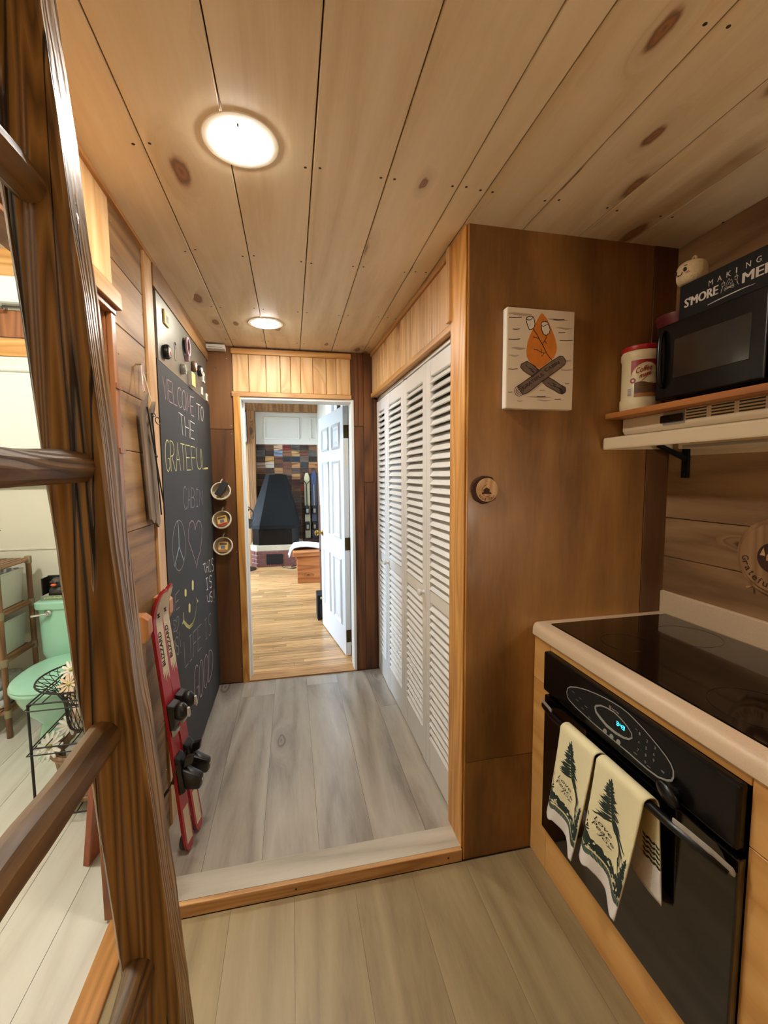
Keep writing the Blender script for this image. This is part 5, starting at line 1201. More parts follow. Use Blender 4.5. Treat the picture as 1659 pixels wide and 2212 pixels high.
# ------------------------------------------------------------------ dish towels
BAR = (.8355, .643)
def towel(yl, yr, zb, lab, seed):
    rr = random.Random(seed)
    t = thing('dish_towel', lab, 'towel', ((.83), (yl+yr)/2, .643), 'towels on the oven handle')
    Lh = .643-zb
    def S(u, v, off=0):
        y = (yl+.038*v**1.3)*(1-u)+(yr+.042*v**1.2)*u
        fold = math.sin((u*1.15+.05)*math.pi*2)*.5+.5
        x = .8215-.010*v-.022*v*fold*(.4+.6*u)-.004*math.sin(u*9)*v
        z = .648-v*Lh*(.90+.10*u+.045*max(0, math.sin((u-.62)*9))*v-.02*math.sin(u*5))
        return Vector((x-off, y, z))
    nu, nv = 30, 36
    def full(u, w):      # w: 0 back hem ... over the bar ... 1 front hem
        if w < .40:
            v = 1-w/.40; v *= .74
            y = yl*(1-u)+(yr)*u-.012-.018*v; x = .8545+.004*math.sin(u*7)*v; return Vector((min(.876, x+.008*v), y, .648-v*Lh*(1-.12*(1-u))))
        if w < .48:
            a = (w-.40)/.08*math.pi; p = S(u, 0)
            y = p.y+(-.012*(1-(w-.40)/.08))
            return Vector((.838+.0165*math.cos(a), y, .648+.0145*math.sin(a)))
        return S(u, (w-.48)/.52)
    def rowsplit(w0, w1, n, nm, mat):
        mb = MB(); mb.grid(lambda a, b: full(a, w0+(w1-w0)*b), nu, n); mb.build(nm, M[mat], t, smooth=True, solid=.0035)
    rowsplit(.14, .48+.52*.865, 52, 'cloth', 'towel')
    rowsplit(.48+.52*.865, 1, 10, 'white_hem', 'towelwhite')
    rowsplit(0, .14, 8, 'white_hem', 'towelwhite')
    D = .0022
    def blades(mb, pts):
        for (u0, v0, u1, v1, w, bend) in pts:
            n = 5; V = []
            du, dv = u1-u0, (v1-v0); L = math.hypot(du*.156, dv*Lh) or 1e-4
            pu, pv = -dv*Lh/L/.156, du*.156/L/Lh
            for sd in (1, -1):
                for i in (range(n+1) if sd == 1 else range(n, -1, -1)):
                    f = i/n; ww = w*math.sin(math.pi*min(1, .12+f*.88))*.5; b = bend*math.sin(f*math.pi)
                    V.append(S(min(.99, max(.005, u0+du*f+pu*(ww*sd+b))), min(.99, max(.02, v0+dv*f+pv*(ww*sd+b))), D))
            m = len(V); mb.add([p for p in V]+[p+Vector((-.0004,0,0)) for p in V], [])
            k = len(mb.v)-2*m
            for i in range(n):
                a, b2, c, d = k+i, k+i+1, k+m-2-i, k+m-1-i
                mb.f.append((a+m, b2+m, c+m, d+m))
    def tree(u0, v0, u1, v1, n, l0, l1, wd):
        P = []
        for i in range(n):
            f = (i+.5)/n; cu, cv = u0+(u1-u0)*f, v0+(v1-v0)*f; l = l0+(l1-l0)*f
            for sd in (-1, 1):
                for q in range(2):
                    ll = l*rr.uniform(.6, 1.1)
                    P.append((cu, cv, cu+sd*ll*(1 if sd < 0 else .55), cv+ll*.20*rr.uniform(.2, 1.3)-.03*(q), wd*rr.uniform(.7, 1.3), .002*sd))
        P.append((u0, v0-.03, u1, v1, wd*1.1, 0)); return P
    mb = MB(); P = tree(.38, .07, .52, .40, 13, .06, .42, .0075)
    P += [(.5, .38, .80+rr.uniform(-.06, .1), .50+rr.uniform(-.03, .07), .006, .002) for k in range(9)]
    P += [(.60, .40, .86, .62, .0055, 0), (.62, .40, .80, .66, .004, 0), (.66, .44, .84, .70, .004, 0)]
    P += tree(.93, .52, .90, .80, 12, .03, .15, .006)
    blades(mb, P)
    # dark band of foliage above the hem
    for i in range(30):
        u = i/30; blades(mb, [(u, .665+.05*math.sin(u*3.2)+rr.uniform(-.012,.02), min(1, u+.045), .80, .022, 0)])
    for k in range(14): blades(mb, [(.02+.02*k % .14, .50+.022*k, .0+.09*rr.random(), .54+.022*k, .005, 0)])
    for k in range(16):
        u, v = rr.uniform(.74, .97), rr.uniform(.55, .78); blades(mb, [(u, v, u+.045, v+.02, .007, .002)])
    mb.build('green_print', M['green'], t, kind='stuff')
    mb = MB(); N = 28
    ring = [S(max(.015, .40+.355*math.cos(2*math.pi*k/N)*abs(math.cos(2*math.pi*k/N))**.15), .545+.115*math.sin(2*math.pi*k/N), D+.0007) for k in range(N)]
    c = S(.40, .545, D+.0007)
    for k in range(N):      # fan that follows the cloth
        for j in range(4):
            pass
    def ell(f, k): return S(max(.015, .40+f*.355*math.cos(2*math.pi*k/N)), .545+f*.115*math.sin(2*math.pi*k/N), D+.0007)
    for j in range(5):
        for k in range(N):
            mb.add([ell(j/5, k), ell(j/5, k+1), ell((j+1)/5, k+1), ell((j+1)/5, k)], [(0,1,2,3)])
    mb.build('oval_patch', M['towel'], t)
    mb = MB()
    for k in range(18):
        u, v = rr.uniform(.03, .9), rr.uniform(.70, .79); q = MB(); blades(q, [(u, v, u+rr.uniform(-.08,.08), v+rr.uniform(-.03,.03), .006, .002)]); mb.add([p+Vector((-.0012,0,0)) if isinstance(p, Vector) else (p[0]-.0012, p[1], p[2]) for p in q.v], q.f)
    mb.build('leaf_highlights', M['towel'], t, kind='stuff')
    mb = MB(); mb.grid(lambda a, b: S(a*.995+.002, .815+b*.05, D), 30, 2); mb.build('hem_band', M['hem'], t)
    mb = MB()
    for k in range(44):
        u = (k+.3)/44; mb.add([S(u, .815, D+.0006), S(u+.010, .815, D+.0006), S(u+.010, .866, D+.0006), S(u, .866, D+.0006)], [(0,1,2,3)])
    mb.build('hem_stripes', M['green'], t, kind='stuff')
    mb = MB()
    for txt, u0, v0, w in (('Love', .20, .505, .36), ('Peace', .17, .560, .46), ('Joy', .31, .612, .30)):
        q = textfit(txt, 1, 1, shear=.35)
        V = [S(u0+p[0]*w, v0+p[0]*.03-p[1]*.044, D+.0015) for p in q.v]
        mb.add(V, q.f)
    mb.build('lettering', M['green'], t)
    # narrow print on the rear fall that shows beside the front
    mb = MB()
    for k in range(16):
        u0 = .70+.018*k; z0 = .30
        for w0 in (.145, .165, .185, .205, .225):
            P0 = [full(min(.995, u0+.012*i), w0+.006*math.sin(i*1.5+k))+Vector((-.0030,0,0)) for i in range(4)]
            mb.ribbon(P0, [.001, .0035, .0035, .001], (-1,0,0), .0003)
    mb.build('green_print', M['green'], t, kind='stuff')
towel(1.166, 1.011, .298, 'cream dish towel with green fir print hanging left on the oven handle', 3)
towel(1.001, .834, .296, 'cream dish towel with green fir print hanging nearest the oval black knob', 4)

# ------------------------------------------------------------------ shelf, hood, bracket
t = thing('shelf_board', 'thin brown wooden shelf board lying on top of the range hood', 'shelf', (1.33, .9, 1.656))
B(1.178, 1.4775, .45, 1.456, 1.6565, 1.676).build('board', M['hoodshelf'], t, bevel=.0015)
t = thing('range_hood', 'cream under-shelf range hood with slotted vents and black switch panel', 'range hood', (1.33, .9, 1.54))
HY0, HY1 = .52, 1.448
MB().prism([(p[0], HY0, p[1]) for p in ((1.25, 1.656), (1.25, 1.611), (1.258, 1.597), (1.4775, 1.597), (1.4775, 1.656))], (0, HY1-HY0, 0)).build('upper_housing', M['creamhood'], t, bevel=.003)
MB().prism([(p[0], HY0, p[1]) for p in ((1.169, 1.541), (1.1675, 1.546), (1.1675, 1.578), (1.170, 1.584), (1.262, 1.5968), (1.4775, 1.5968), (1.4775, 1.589), (1.18, 1.568), (1.18, 1.541))], (0, HY1-HY0, 0)).build('canopy', M['creamhood'], t, bevel=.0015)
for y in (HY0, HY1-.008): MB().prism([(p[0], y, p[1]) for p in ((1.18, 1.541), (1.18, 1.572), (1.4775, 1.59), (1.4775, 1.545))], (0, .008, 0)).build('end_panel', M['creamhood'], t)
B(1.4695, 1.4775, HY0+.01, 1.355, 1.516, 1.588).build('rear_skirt', M['creamhood'], t)
B(1.25, 1.469, HY0+.1, 1.20, 1.530, 1.575).build('filter_housing', M['creamhood'], t, bevel=.003)
B(1.245, 1.262, HY0+.12, 1.18, 1.531, 1.540).build('light_lens', M['silver'], t, bevel=.002)
B(1.2475, 1.25, 1.1785, 1.262, 1.612, 1.653).build('switch_plate', M['printgrey'], t, bevel=.001)
B(1.243, 1.2478, 1.182, 1.270, 1.620, 1.645).build('rocker_switch', M['black'], t, bevel=.002)
for (a, b) in ((1.105, 1.1745), (1.020, 1.0885), (.936, 1.005), (.852, .921), (.768, .837)):
    for k in range(4):
        z = 1.6225+k*.0092
        B(1.2488, 1.2505, a, b, z, z+.0042).build('vent_slot', M['slatshadow'], t)
        B(1.2482, 1.2496, a, b, z+.0042, z+.0062).build('vent_lip', M['creamhood'], t)
t = thing('shelf_bracket', 'black steel angle bracket screwed to boards below the range hood', 'bracket', (1.46, 1.38, 1.432))
MB().box(1.466, 1.4775, 1.360, 1.389, 1.432, 1.585).build('upright_leg', M['steelblack'], t, bevel=.002)
MB().hexa([(1.468,1.366,1.497), (1.468,1.384,1.497), (1.468,1.384,1.515), (1.468,1.366,1.515)], [(1.345,1.366,1.548), (1.345,1.384,1.548), (1.345,1.384,1.562), (1.345,1.366,1.562)]).build('diagonal_brace', M['steelblack'], t, bevel=.002)
mb = MB()
for z in (1.448, 1.55): mb.lathe([(.006, 0), (.003, .003)], (1.466, 1.3745, z), (-1,0,0), 10)
mb.build('screw', M['matteblack'], t)

# ------------------------------------------------------------------ microwave, sign, plush, tubs
t = thing('microwave', 'black countertop microwave with dark window on the shelf above hood', 'microwave', (1.34, 1.02, 1.676))
MY0, MY1 = .775, 1.250
B(1.225, 1.462, MY0+.004, MY1-.006, 1.690, 1.926).build('casing', M['black'], t, bevel=.006)
dr = B(1.199, 1.225, .905, MY1, 1.692, 1.928).build('door', M['black'], t, bevel=.005, seg=3)
B(1.1978, 1.2005, .946, 1.182, 1.751, 1.873).build('window', M['screen'], dr, bevel=.0012)
mb = MB(); mb.tube(smooth([(1.200, 1.2165, 1.733), (1.186, 1.2195, 1.745), (1.182, 1.221, 1.82), (1.186, 1.2225, 1.892), (1.200, 1.222, 1.905)]), [.006]*1+[.0085]*15+[.006], 10); mb.build('handle', M['black'], dr, smooth=True)
B(1.203, 1.225, MY0, .902, 1.692, 1.928).build('control_panel', M['black'], t, bevel=.006)
for k in range(12): B(1.2022, 1.203, .80+.03*(k % 3), .822+.03*(k % 3), 1.73+.028*(k//3), 1.748+.028*(k//3)).build('button', M['printdim'], t)
mb = MB()
for x in (1.24, 1.44):
    for y in (.82, 1.20): mb.lathe([(.012, 0), (.012, .014)], (x, y, 1.6762), (0,0,1), 12)
for q in range(1): mb.build('foot', M['plastic'], t)
B(1.222, 1.224, 1.19, 1.23, 1.689, 1.691).build('label', M['brownprint'], t)
t = thing('smore_sign', 'black block sign with white campfire lettering standing on the microwave', 'sign', (1.241, .97, 1.926))
SX = 1.222
B(SX, 1.262, .70, 1.193, 1.9265, 2.039).build('block', M['matteblack'], t, bevel=.001)
sg = MB()
def stxt(txt, y0, y1, z, h, fat=0):
    for i in range(-2, 3):
        q = textfit(txt, y0-y1-fat*2, h).xform(face_mx((SX-.0004-.0001*i, y0-fat-fat*i/2, z))); sg.add(q.v, q.f)
        if not fat: break
stxt("S'MORE", 1.1745, 1.064, 1.9665, .0268, .0016)
stxt('MEMORIES', .9965, .785, 1.9665, .0268, .0016)
for i, ch in enumerate('MAKING'):
    y = 1.0955-.0268*i
    w = .013 if ch != 'I' else .003
    stxt(ch, y, y-w, 2.0006+(.0006*i), .0150)
def sr(pl, w): sg.ribbon([(SX-.0003, p[0], p[1]) for p in pl], w, (-1,0,0), .0003)
sr([(1.0948,1.9466),(1.065,1.9495),(1.0336,1.9512),(1.005,1.9525),(.9833,1.953),(.9609,1.952)], [.0022,.0028,.003,.0028,.0022,.0008])
# crossed logs, flame and two toasting sticks
sr([(1.047,1.9705),(1.019,1.9765),(1.0185,1.9735),(1.0455,1.9675),(1.047,1.9705)], .0009); sr([(1.018,1.9700),(1.045,1.9770),(1.0455,1.9740),(1.020,1.9670),(1.018,1.9700)], .0009)
sr([(1.041,1.978),(1.0415,1.985),(1.037,1.990),(1.034,1.9965),(1.030,1.989),(1.026,1.9915),(1.0235,1.984),(1.0255,1.978)], .001)
sr([(1.036,1.978),(1.0355,1.983),(1.032,1.987),(1.029,1.983),(1.030,1.978)], .0008)
for (a, b, c, d) in ((1.0560,1.9650,1.0500,1.9850), (1.0065,1.9690,1.0130,1.9880)):
    sr([(a, b), (a+(c-a)*.8, b+(d-b)*.8)], .0012); sr([(a+(c-a)*.35+.002, b+(d-b)*.35), (a+(c-a)*.5, b+(d-b)*.55)], .0009)
    sr([(c+.0035,d-.003),(c+.0045,d+.006),(c,d+.008),(c-.0045,d+.006),(c-.0035,d-.003),(c+.0035,d-.003)], .0009); sr([(c+.0045,d+.006),(c,d+.004),(c-.0045,d+.006)], .0008); sr([(c, d+.008), (c-.0005, d+.012)], .0009)
sg.build('white_lettering', M['chalk_white'], t)
# crocheted marshmallow
t = thing('marshmallow_plush', 'cream crocheted marshmallow plush with stitched face sitting on black sign', 'plush toy', (1.245, 1.178, 2.039))
c = Vector((1.246, 1.176, 2.074)); mb = MB(); V = []; F = []; n, m = 40, 26
for j in range(m+1):
    p = -math.pi/2+math.pi*j/m
    for k in range(n):
        a = 2*math.pi*k/n
        ex = 2/3.2; sg_ = lambda x, e: math.copysign(abs(x)**e, x)
        r = .041*sg_(math.cos(p), ex); st = 1+.012*math.sin(k*math.pi*.5+ (j % 2)*math.pi/2)*math.cos(p)
        V.append((c.x+r*math.cos(a)*st, c.y+r*math.sin(a)*st*1.04, c.z+.0355*sg_(math.sin(p), ex)))
for j in range(m):
    for k in range(n): F.append((j*n+k, j*n+(k+1) % n, (j+1)*n+(k+1) % n, (j+1)*n+k))
mb.add(V, F); mb.build('body', M['yarn'], t, smooth=True)
def onface(a, z, d=.0): return (c.x+.0412*math.cos(a)+d*math.cos(a), c.y+.043*math.sin(a)+d*math.sin(a), c.z+z)
fa = math.pi+.02   # the face looks toward the hall (-x) and a little to the camera
for a in (fa-.28+.9, fa+.30-1.2+.1):
    pass
for nm, a in (('eye', math.radians(196)), ('eye', math.radians(150))):
    p = onface(a, .004); mb = MB(); mb.ball(p, .0052, .0052, .0062, 12, 8); mb.build(nm, M['plastic'], t, smooth=True)
mb = MB(); mb.tube([onface(math.radians(x), z, .001) for x, z in ((163,-.004),(166,-.008),(170,-.010),(174,-.008),(178,-.010),(183,-.007),(186,-.002))], .0011, 6); mb.tube([onface(math.radians(a), .016+.001*math.sin(a), .001) for a in (194, 199, 205)], .0010, 6); mb.build('stitched_mouth', M['plastic'], t)
for a in (205, 158):
    p = onface(math.radians(a), -.006, -.002); mb = MB(); mb.ball(p, .0045, .007, .003, 10, 6); mb.build('cheek', M['yarnpink'], t, smooth=True)
P = [(c.x+.01*math.cos(a*math.pi/8)*.4, c.y-.005+.011*math.cos(a*math.pi/8), c.z+.038+.010*math.sin(a*math.pi/8)) for a in range(9)]
MB().tube(P, .0035, 6).build('yarn_loop', M['yarn'], t, smooth=True)
# creamer canister
t = thing('creamer_canister', 'cream coffee creamer canister with red lid on shelf left of microwave', 'canister', (1.265, 1.384, 1.676))
cx, cy = 1.265, 1.384; cr_ = .067
MB().lathe([(.060, .0005), (cr_-.002, .004), (cr_, .012), (cr_, .040), (cr_-.0035, .046), (cr_-.0035, .180), (cr_, .188), (cr_, .205), (cr_-.004, .212)], (cx, cy, 1.676), (0,0,1), 48).build('body', M['can'], t, smooth=True)
MB().lathe([(cr_-.002, .2125), (cr_-.0005, .216), (cr_-.0005, .227), (cr_-.006, .231), (.0, .231)], (cx, cy, 1.676), (0,0,1), 48).build('lid', M['redlid'], t, smooth=True)
a0 = math.atan2(-cy, -cx)+.10      # label centre direction, toward the room
lr = cr_-.0030
def cyl_pt(a, z, d=0): return Vector((cx+(lr+d)*math.cos(a), cy+(lr+d)*math.sin(a), 1.676+z))
def patch(a_0, a_1, z0, z1, mat, nm, d=.0004, top=None, bot=None, n=24):
    mb = MB()
    def f(u, v):
        a = a0+a_0+(a_1-a_0)*u; zl = z0 if bot is None else bot(u); zt = z1 if top is None else top(u)
        return cyl_pt(a, zl+(zt-zl)*v, d)
    mb.grid(f, n, 6); return mb.build(nm, M[mat], t)
# text on a cylinder seen from outside: left to right = increasing angle
hump = lambda u: .128+.030*math.sin(math.pi*min(1, u*1.0))**.6+.010*math.exp(-((u-.62)/.18)**2)
patch(-.62, .95, .130, .176, 'canlabel', 'red_banner', bot=lambda u: min(.172, .118+.048*math.sin(math.pi*min(1,max(0,u)))**.55))
patch(-.42, .95, .050, .094, 'brownprint', 'mug_print', top=lambda u: .096+.004*math.sin(u*7))
patch(-.42, .95, .047, .060, 'orangeprint', 'amber_print', d=.0006)
patch(-.78, -.50, .052, .084, 'paper', 'barcode_panel', d=.0006)
mb = MB()
for k in range(7):
    z = .055+.0036*k; mb.ribbon([cyl_pt(a0-.76+.04*i, z, .001) for i in range(6)], .0016, (math.cos(a0-.6), math.sin(a0-.6), 0), .0003)
mb.build('barcode', M['printdim'], t)
mb = MB()
for k in range(20):
    a = 2*math.pi*k/20; b = 2*math.pi*(k+1)/20
    q = [cyl_pt(a0-.50+.0095/lr*math.cos(x)*f, .105+.0095*math.sin(x)*f, .0008) for x, f in ((a, 1), (b, 1), (b, .45), (a, .45))]; mb.add(q, [(0,1,2,3)])
mb.build('round_seal', M['canlabel'], t)
mb = MB()
for txt, u0, w, z, h in (('Coffee', -.36, .78, .128, .019), ('mate', -.18, .56, .110, .014)):
    q = textfit(txt, 1, 1, bold=.012, shear=.2)
    mb.add([cyl_pt(a0+u0+p[0]*w, z+p[1]*h+p[0]*.012, .001) for p in q.v], q.f)
mb.ribbon([cyl_pt(a0-.12+.08*i, .100+.003*i+.0006*i*i, .0008) for i in range(7)], [.0008,.0014,.0016,.0016,.0013,.001,.0006], (math.cos(a0), math.sin(a0), 0), .0003)
for z, a, w in ((.152, .06, .20), (.094, .30, .22), (.089, .24, .34)): mb.ribbon([cyl_pt(a0+a+w*i/5, z+.002*i/5, .0008) for i in range(6)], .0016, (math.cos(a0+a), math.sin(a0+a), 0), .0003)
mb.build('lettering', M['canlabel'], t)
t = thing('plastic_tub', 'dark maroon translucent plastic tub behind canister and microwave', 'tub', (1.375, 1.352, 1.676))
MB().lathe([(.050, .0005), (.052, .004), (.0735, .315), (.078, .320), (.080, .338), (.076, .340), (.073, .325), (.0, .020)], (1.396, 1.350, 1.676), (0,0,1), 40).build('tub', M['pinkplastic'], t, smooth=True)
# round plaque
t = thing('round_plaque', 'large round wooden plaque with dark centre and burnt lettering on boards above backsplash', 'plaque', (1.478, 1.032, 1.185))
py, pz = 1.032, 1.185
MB().lathe([(.125, 0), (.125, .012), (.121, .015), (.0, .015)], (1.478, py, pz), (-1,0,0), 64).build('disc', M['plaque'], t)
MB().lathe([(.108, 0), (.108, .010), (.104, .013), (.0, .013)], (1.463, py, pz), (-1,0,0), 64).build('front_disc', M['plaque'], t)
MB().lathe([(.048, 0), (.048, .0012)], (1.450, py, pz), (-1,0,0), 40).build('medallion', M['bark'], t)
mb = MB(); mb.prism([(1.4486, py+.02, pz-.01), (1.4486, py-.02, pz-.01), (1.4486, py-.02, pz+.008), (1.4486, py, pz+.022), (1.4486, py+.02, pz+.008)], (-.0005, 0, 0)); mb.prism([(1.4486, py+.040, pz+.004), (1.4486, py+.030, pz+.030), (1.4486, py+.024, pz+.004)], (-.0005,0,0)); mb.build('cabin_picture', M['slice'], t)
mb = MB()
for i, ch in enumerate('Grateful Cabin'):
    a = math.radians(188+i*11.5); r = .096
    p = (py-r*math.cos(a), pz+r*math.sin(a))      # read from -x: right is -y
    if ch == ' ': continue
    w = .008 if ch in 'ltfi' else .0145; h = .021 if ch in 'GCtfl' else .0145
    # screen-right axis: -y ; angle measured with cos along -y mirrored
    ca, sa = math.cos(a), math.sin(a)
    pos = Vector((1.4496, py-r*ca*1, pz+r*sa))
    ex = Vector((0, sa, ca)); ey = Vector((0, ca, -sa))
    q = textfit(ch, w, h, bold=.01).xform(frame(pos-ex*(w/2), ex, ey, (-1,0,0))); mb.add(q.v, q.f)
mb.build('lettering', M['bark'], t)
MB().lathe([(.003, 0), (.003, .03)], (1.478, 1.105, 1.078), (-1,0,0), 8).build('peg', M['slice'], t)
# lamp added out of view, throws warm light from the right
t = thing('added_counter_lamp', 'small unseen lamp added on the counter right of the cooktop', 'lamp', (1.3, -.25, .885))
MB().lathe([(.06, 0), (.06, .01), (.015, .02), (.012, .2)], (1.3, -.25, .8855), (0,0,1), 20).build('base', M['brass_dark'], t, smooth=True)
MB().lathe([(.10, .20), (.06, .34)], (1.3, -.25, .8855), (0,0,1), 24, cap=True).build('lamp_shade', M['lamp_c'], t, smooth=True)

# ================================================================== BATHROOM
t = thing('toilet', 'mint green toilet with tank against the cream bathroom wall', 'toilet', (-1.29, 2.75, ZK))
tx = -1.29
def rsec(cx, y0, y1, hw, z, n=40, e=2.4):
    cy, hy = (y0+y1)/2, (y1-y0)/2; P = []
    for k in range(n):
        a = 2*math.pi*k/n; c, s = math.cos(a), math.sin(a)
        P.append((cx+hw*math.copysign(abs(c)**(2/e), c), cy+hy*math.copysign(abs(s)**(2/e), s), z))
    return P
def loft(secs, cap=True):
    mb = MB(); n = len(secs[0]); V = []; F = []
    for s in secs: V += s
    for i in range(len(secs)-1):
        for k in range(n): F.append((i*n+k, i*n+(k+1) % n, (i+1)*n+(k+1) % n, (i+1)*n+k))
    if cap: F.append(tuple(range(n-1, -1, -1))); F.append(tuple((len(secs)-1)*n+k for k in range(n)))
    return mb.add(V, F)
loft([rsec(tx, 2.95, 3.17, .235, .335, e=6), rsec(tx, 2.945, 3.175, .250, .37, e=6), rsec(tx, 2.94, 3.178, .255, .65, e=6)]).build('tank', M['mint'], t, smooth=True)
loft([rsec(tx, 2.93, 3.178, .265, .651, e=7), rsec(tx, 2.928, 3.178, .268, .66, e=7), rsec(tx, 2.928, 3.178, .268, .688, e=7), rsec(tx, 2.94, 3.17, .258, .695, e=7)]).build('tank_lid', M['mint'], t, smooth=True)
loft([rsec(tx, 2.50, 3.05, .115, ZK+.001, e=3), rsec(tx, 2.51, 3.05, .110, ZK+.04, e=3), rsec(tx, 2.55, 3.05, .10, .12, e=3), rsec(tx, 2.46, 3.05, .15, .22, e=2.6), rsec(tx, 2.42, 3.05, .185, .30, e=2.4), rsec(tx, 2.415, 3.05, .19, .338, e=2.4)]).build('bowl', M['mint'], t, smooth=True)
loft([rsec(tx, 2.40, 2.93, .192, .340, e=2.4), rsec(tx, 2.395, 2.93, .197, .348, e=2.4), rsec(tx, 2.395, 2.93, .197, .356, e=2.4), rsec(tx, 2.40, 2.93, .19, .362, e=2.4)]).build('seat', M['mint'], t, smooth=True)
loft([rsec(tx, 2.40, 2.93, .192, .3625, e=2.4), rsec(tx, 2.395, 2.93, .197, .370, e=2.4), rsec(tx, 2.40, 2.925, .192, .380, e=2.4), rsec(tx, 2.44, 2.9, .16, .387, e=2.4)]).build('lid', M['mint'], t, smooth=True)
mb = MB(); mb.lathe([(.020, 0), (.020, .006), (.012, .014), (.012, .022)], (-1.47, 2.9415, .628), (0,-1,0), 16); mb.tube([(-1.47, 2.922, .628), (-1.50, 2.918, .626), (-1.548, 2.915, .620)], [.007, .006, .0085], 8)
mb.build('flush_handle', M['chrome'], t, smooth=True)
t = thing('toy_duck_box', 'black toy duck with orange beak in open box on the toilet tank', 'toy', (-1.455, 3.03, .695))
B(-1.525, -1.385, 3.0, 3.08, .696, .702).build('box_base', M['pack'], t)
B(-1.525, -1.385, 3.07, 3.08, .702, .835).build('box_back', M['plastic'], t, bevel=.004); B(-1.525, -1.518, 3.0, 3.07, .725, .83).build('box_side', M['plastic'], t)
B(-1.530, -1.385, 2.99, 3.0, .696, .722).build('box_lip', M['hem'], t, bevel=.002)
textfit('peladuck', .10, .014, bold=.01).xform(face_y((-1.51, 2.9895, .703))).build('lettering', M['chalk_yellow'], t)
mb = MB(); mb.ball((-1.450, 3.035, .745), .05, .032, .036); mb.ball((-1.450, 3.03, .795), .038, .032, .034); mb.build('duck', M['darkgrey'], t, smooth=True)
mb = MB(); mb.ball((-1.457, 2.995, .788), .016, .014, .008); mb.build('beak', plain('orange_beak', 'd8602c', .4), t, smooth=True)
for x in (-1.472, -1.437): mb = MB(); mb.ball((x, 2.999, .803), .010, .006, .008); mb.build('eye', M['plastic'], t, smooth=True)
# bamboo rack
t = thing('bamboo_rack', 'open brown bamboo shelf rack standing left of the toilet', 'shelf rack', (-1.80, 2.92, ZK))
XA, XB, YA, YB = -1.98, -1.625, 2.775, 3.075
for x in (XA, XB):
    for y in (YA, YB):
        MB().cyl((x, y, ZK), (x, y, .955), .015, n=10).build('leg', M['bamboo'], t, smooth=True)
levels = (.10, .40, .672, .942)
for z in levels:
    for y in (YA, YB): MB().cyl((XA, y, z), (XB, y, z), .011, n=8).build('rail', M['bamboo'], t, smooth=True)
    for x in (XA, XB): MB().cyl((x, YA, z), (x, YB, z), .011, n=8).build('rail', M['bamboo_y'], t, smooth=True)
    for k in range(9):
        x = XA+.03+k*.037; MB().box(x, x+.028, YA, YB, z+.006, z+.013).build('slat', M['bamboo_y'], t)
mb = MB()
for x in (XA, XB):
    for y in (YA, YB):
        for z in levels: mb.cyl((x, y, z-.022), (x, y, z+.022), .0185, n=10)
mb.build('joint_sleeves', M['joint'], t, smooth=True, kind='stuff')
def bin_(z, h, lab):
    t = thing('storage_bin', lab, 'bin', (-1.80, 2.92, z), 'white bins on the bamboo rack')
    a = [(-1.93, 2.80), (-1.665, 2.80), (-1.665, 3.05), (-1.93, 3.05)]; q = [(-1.945, 2.785), (-1.650, 2.785), (-1.650, 3.06), (-1.945, 3.06)]
    w = .006
    mb = MB()
    for i in range(4):
        j = (i+1) % 4
        def ins(p, s): c = (-1.7975, 2.925); return (p[0]+(c[0]-p[0])*s, p[1]+(c[1]-p[1])*s)
        mb.hexa([(*a[i], z), (*a[j], z), (*ins(a[j], .05), z), (*ins(a[i], .05), z)], [(*q[i], z+h), (*q[j], z+h), (*ins(q[j], .05), z+h), (*ins(q[i], .05), z+h)])
    mb.prism([(p[0], p[1], z) for p in a], (0,0,.005)); mb.build('bin', M['bin'], t)
    mb = MB(); P = [(p[0], p[1], z+h) for p in q]; mb.tube(P, .006, 6, closed=True); mb.build('rim', M['bin'], t)
bin_(.686, .205, 'white storage bin on the upper shelf of the bamboo rack'); bin_(.414, .195, 'white storage bin on the middle shelf of the bamboo rack')
t = thing('folded_towels', 'pale folded towels on lowest rack shelf', 'towels', (-1.80, 2.92, .114))
for k in range(3): MB().box(-1.94+.01*k, -1.66-.012*k, 2.80+.006*k, 3.05, .115+.05*k, .163+.05*k).build('towel', M['cloth'], t, bevel=.018, seg=3, smooth=True)
t = thing('wire_holder', 'curled dark iron wire holder standing on top of the bamboo rack', 'wire stand', (-1.77, 2.95, .955))
mb = MB()
for sx in (-1, 1):
    P = [(-1.77+sx*.012, 2.95, .957), (-1.77+sx*.02, 2.95, .985), (-1.77+sx*.055, 2.95, 1.06), (-1.77+sx*.07, 2.95, 1.135), (-1.77+sx*.075, 2.95, 1.175), (-1.77+sx*.06, 2.95, 1.195), (-1.77+sx*.035, 2.95, 1.195), (-1.77+sx*.02, 2.95, 1.18)]
    mb.tube(smooth(P), .0035, 7)
    mb.tube(smooth([(-1.77, 2.95, .975), (-1.77+sx*.03, 2.95, .985), (-1.77+sx*.06, 2.95, .961)]), .0035, 7)
mb.build('scroll', M['wirebrown'], t, smooth=True)
P = [(-1.77+.072*math.cos(a*math.pi/14), 2.95+.06*math.sin(a*math.pi/14), 1.14) for a in range(28)]
MB().tube(P, .004, 7, closed=True).build('ring', M['wirebrown'], t, smooth=True)
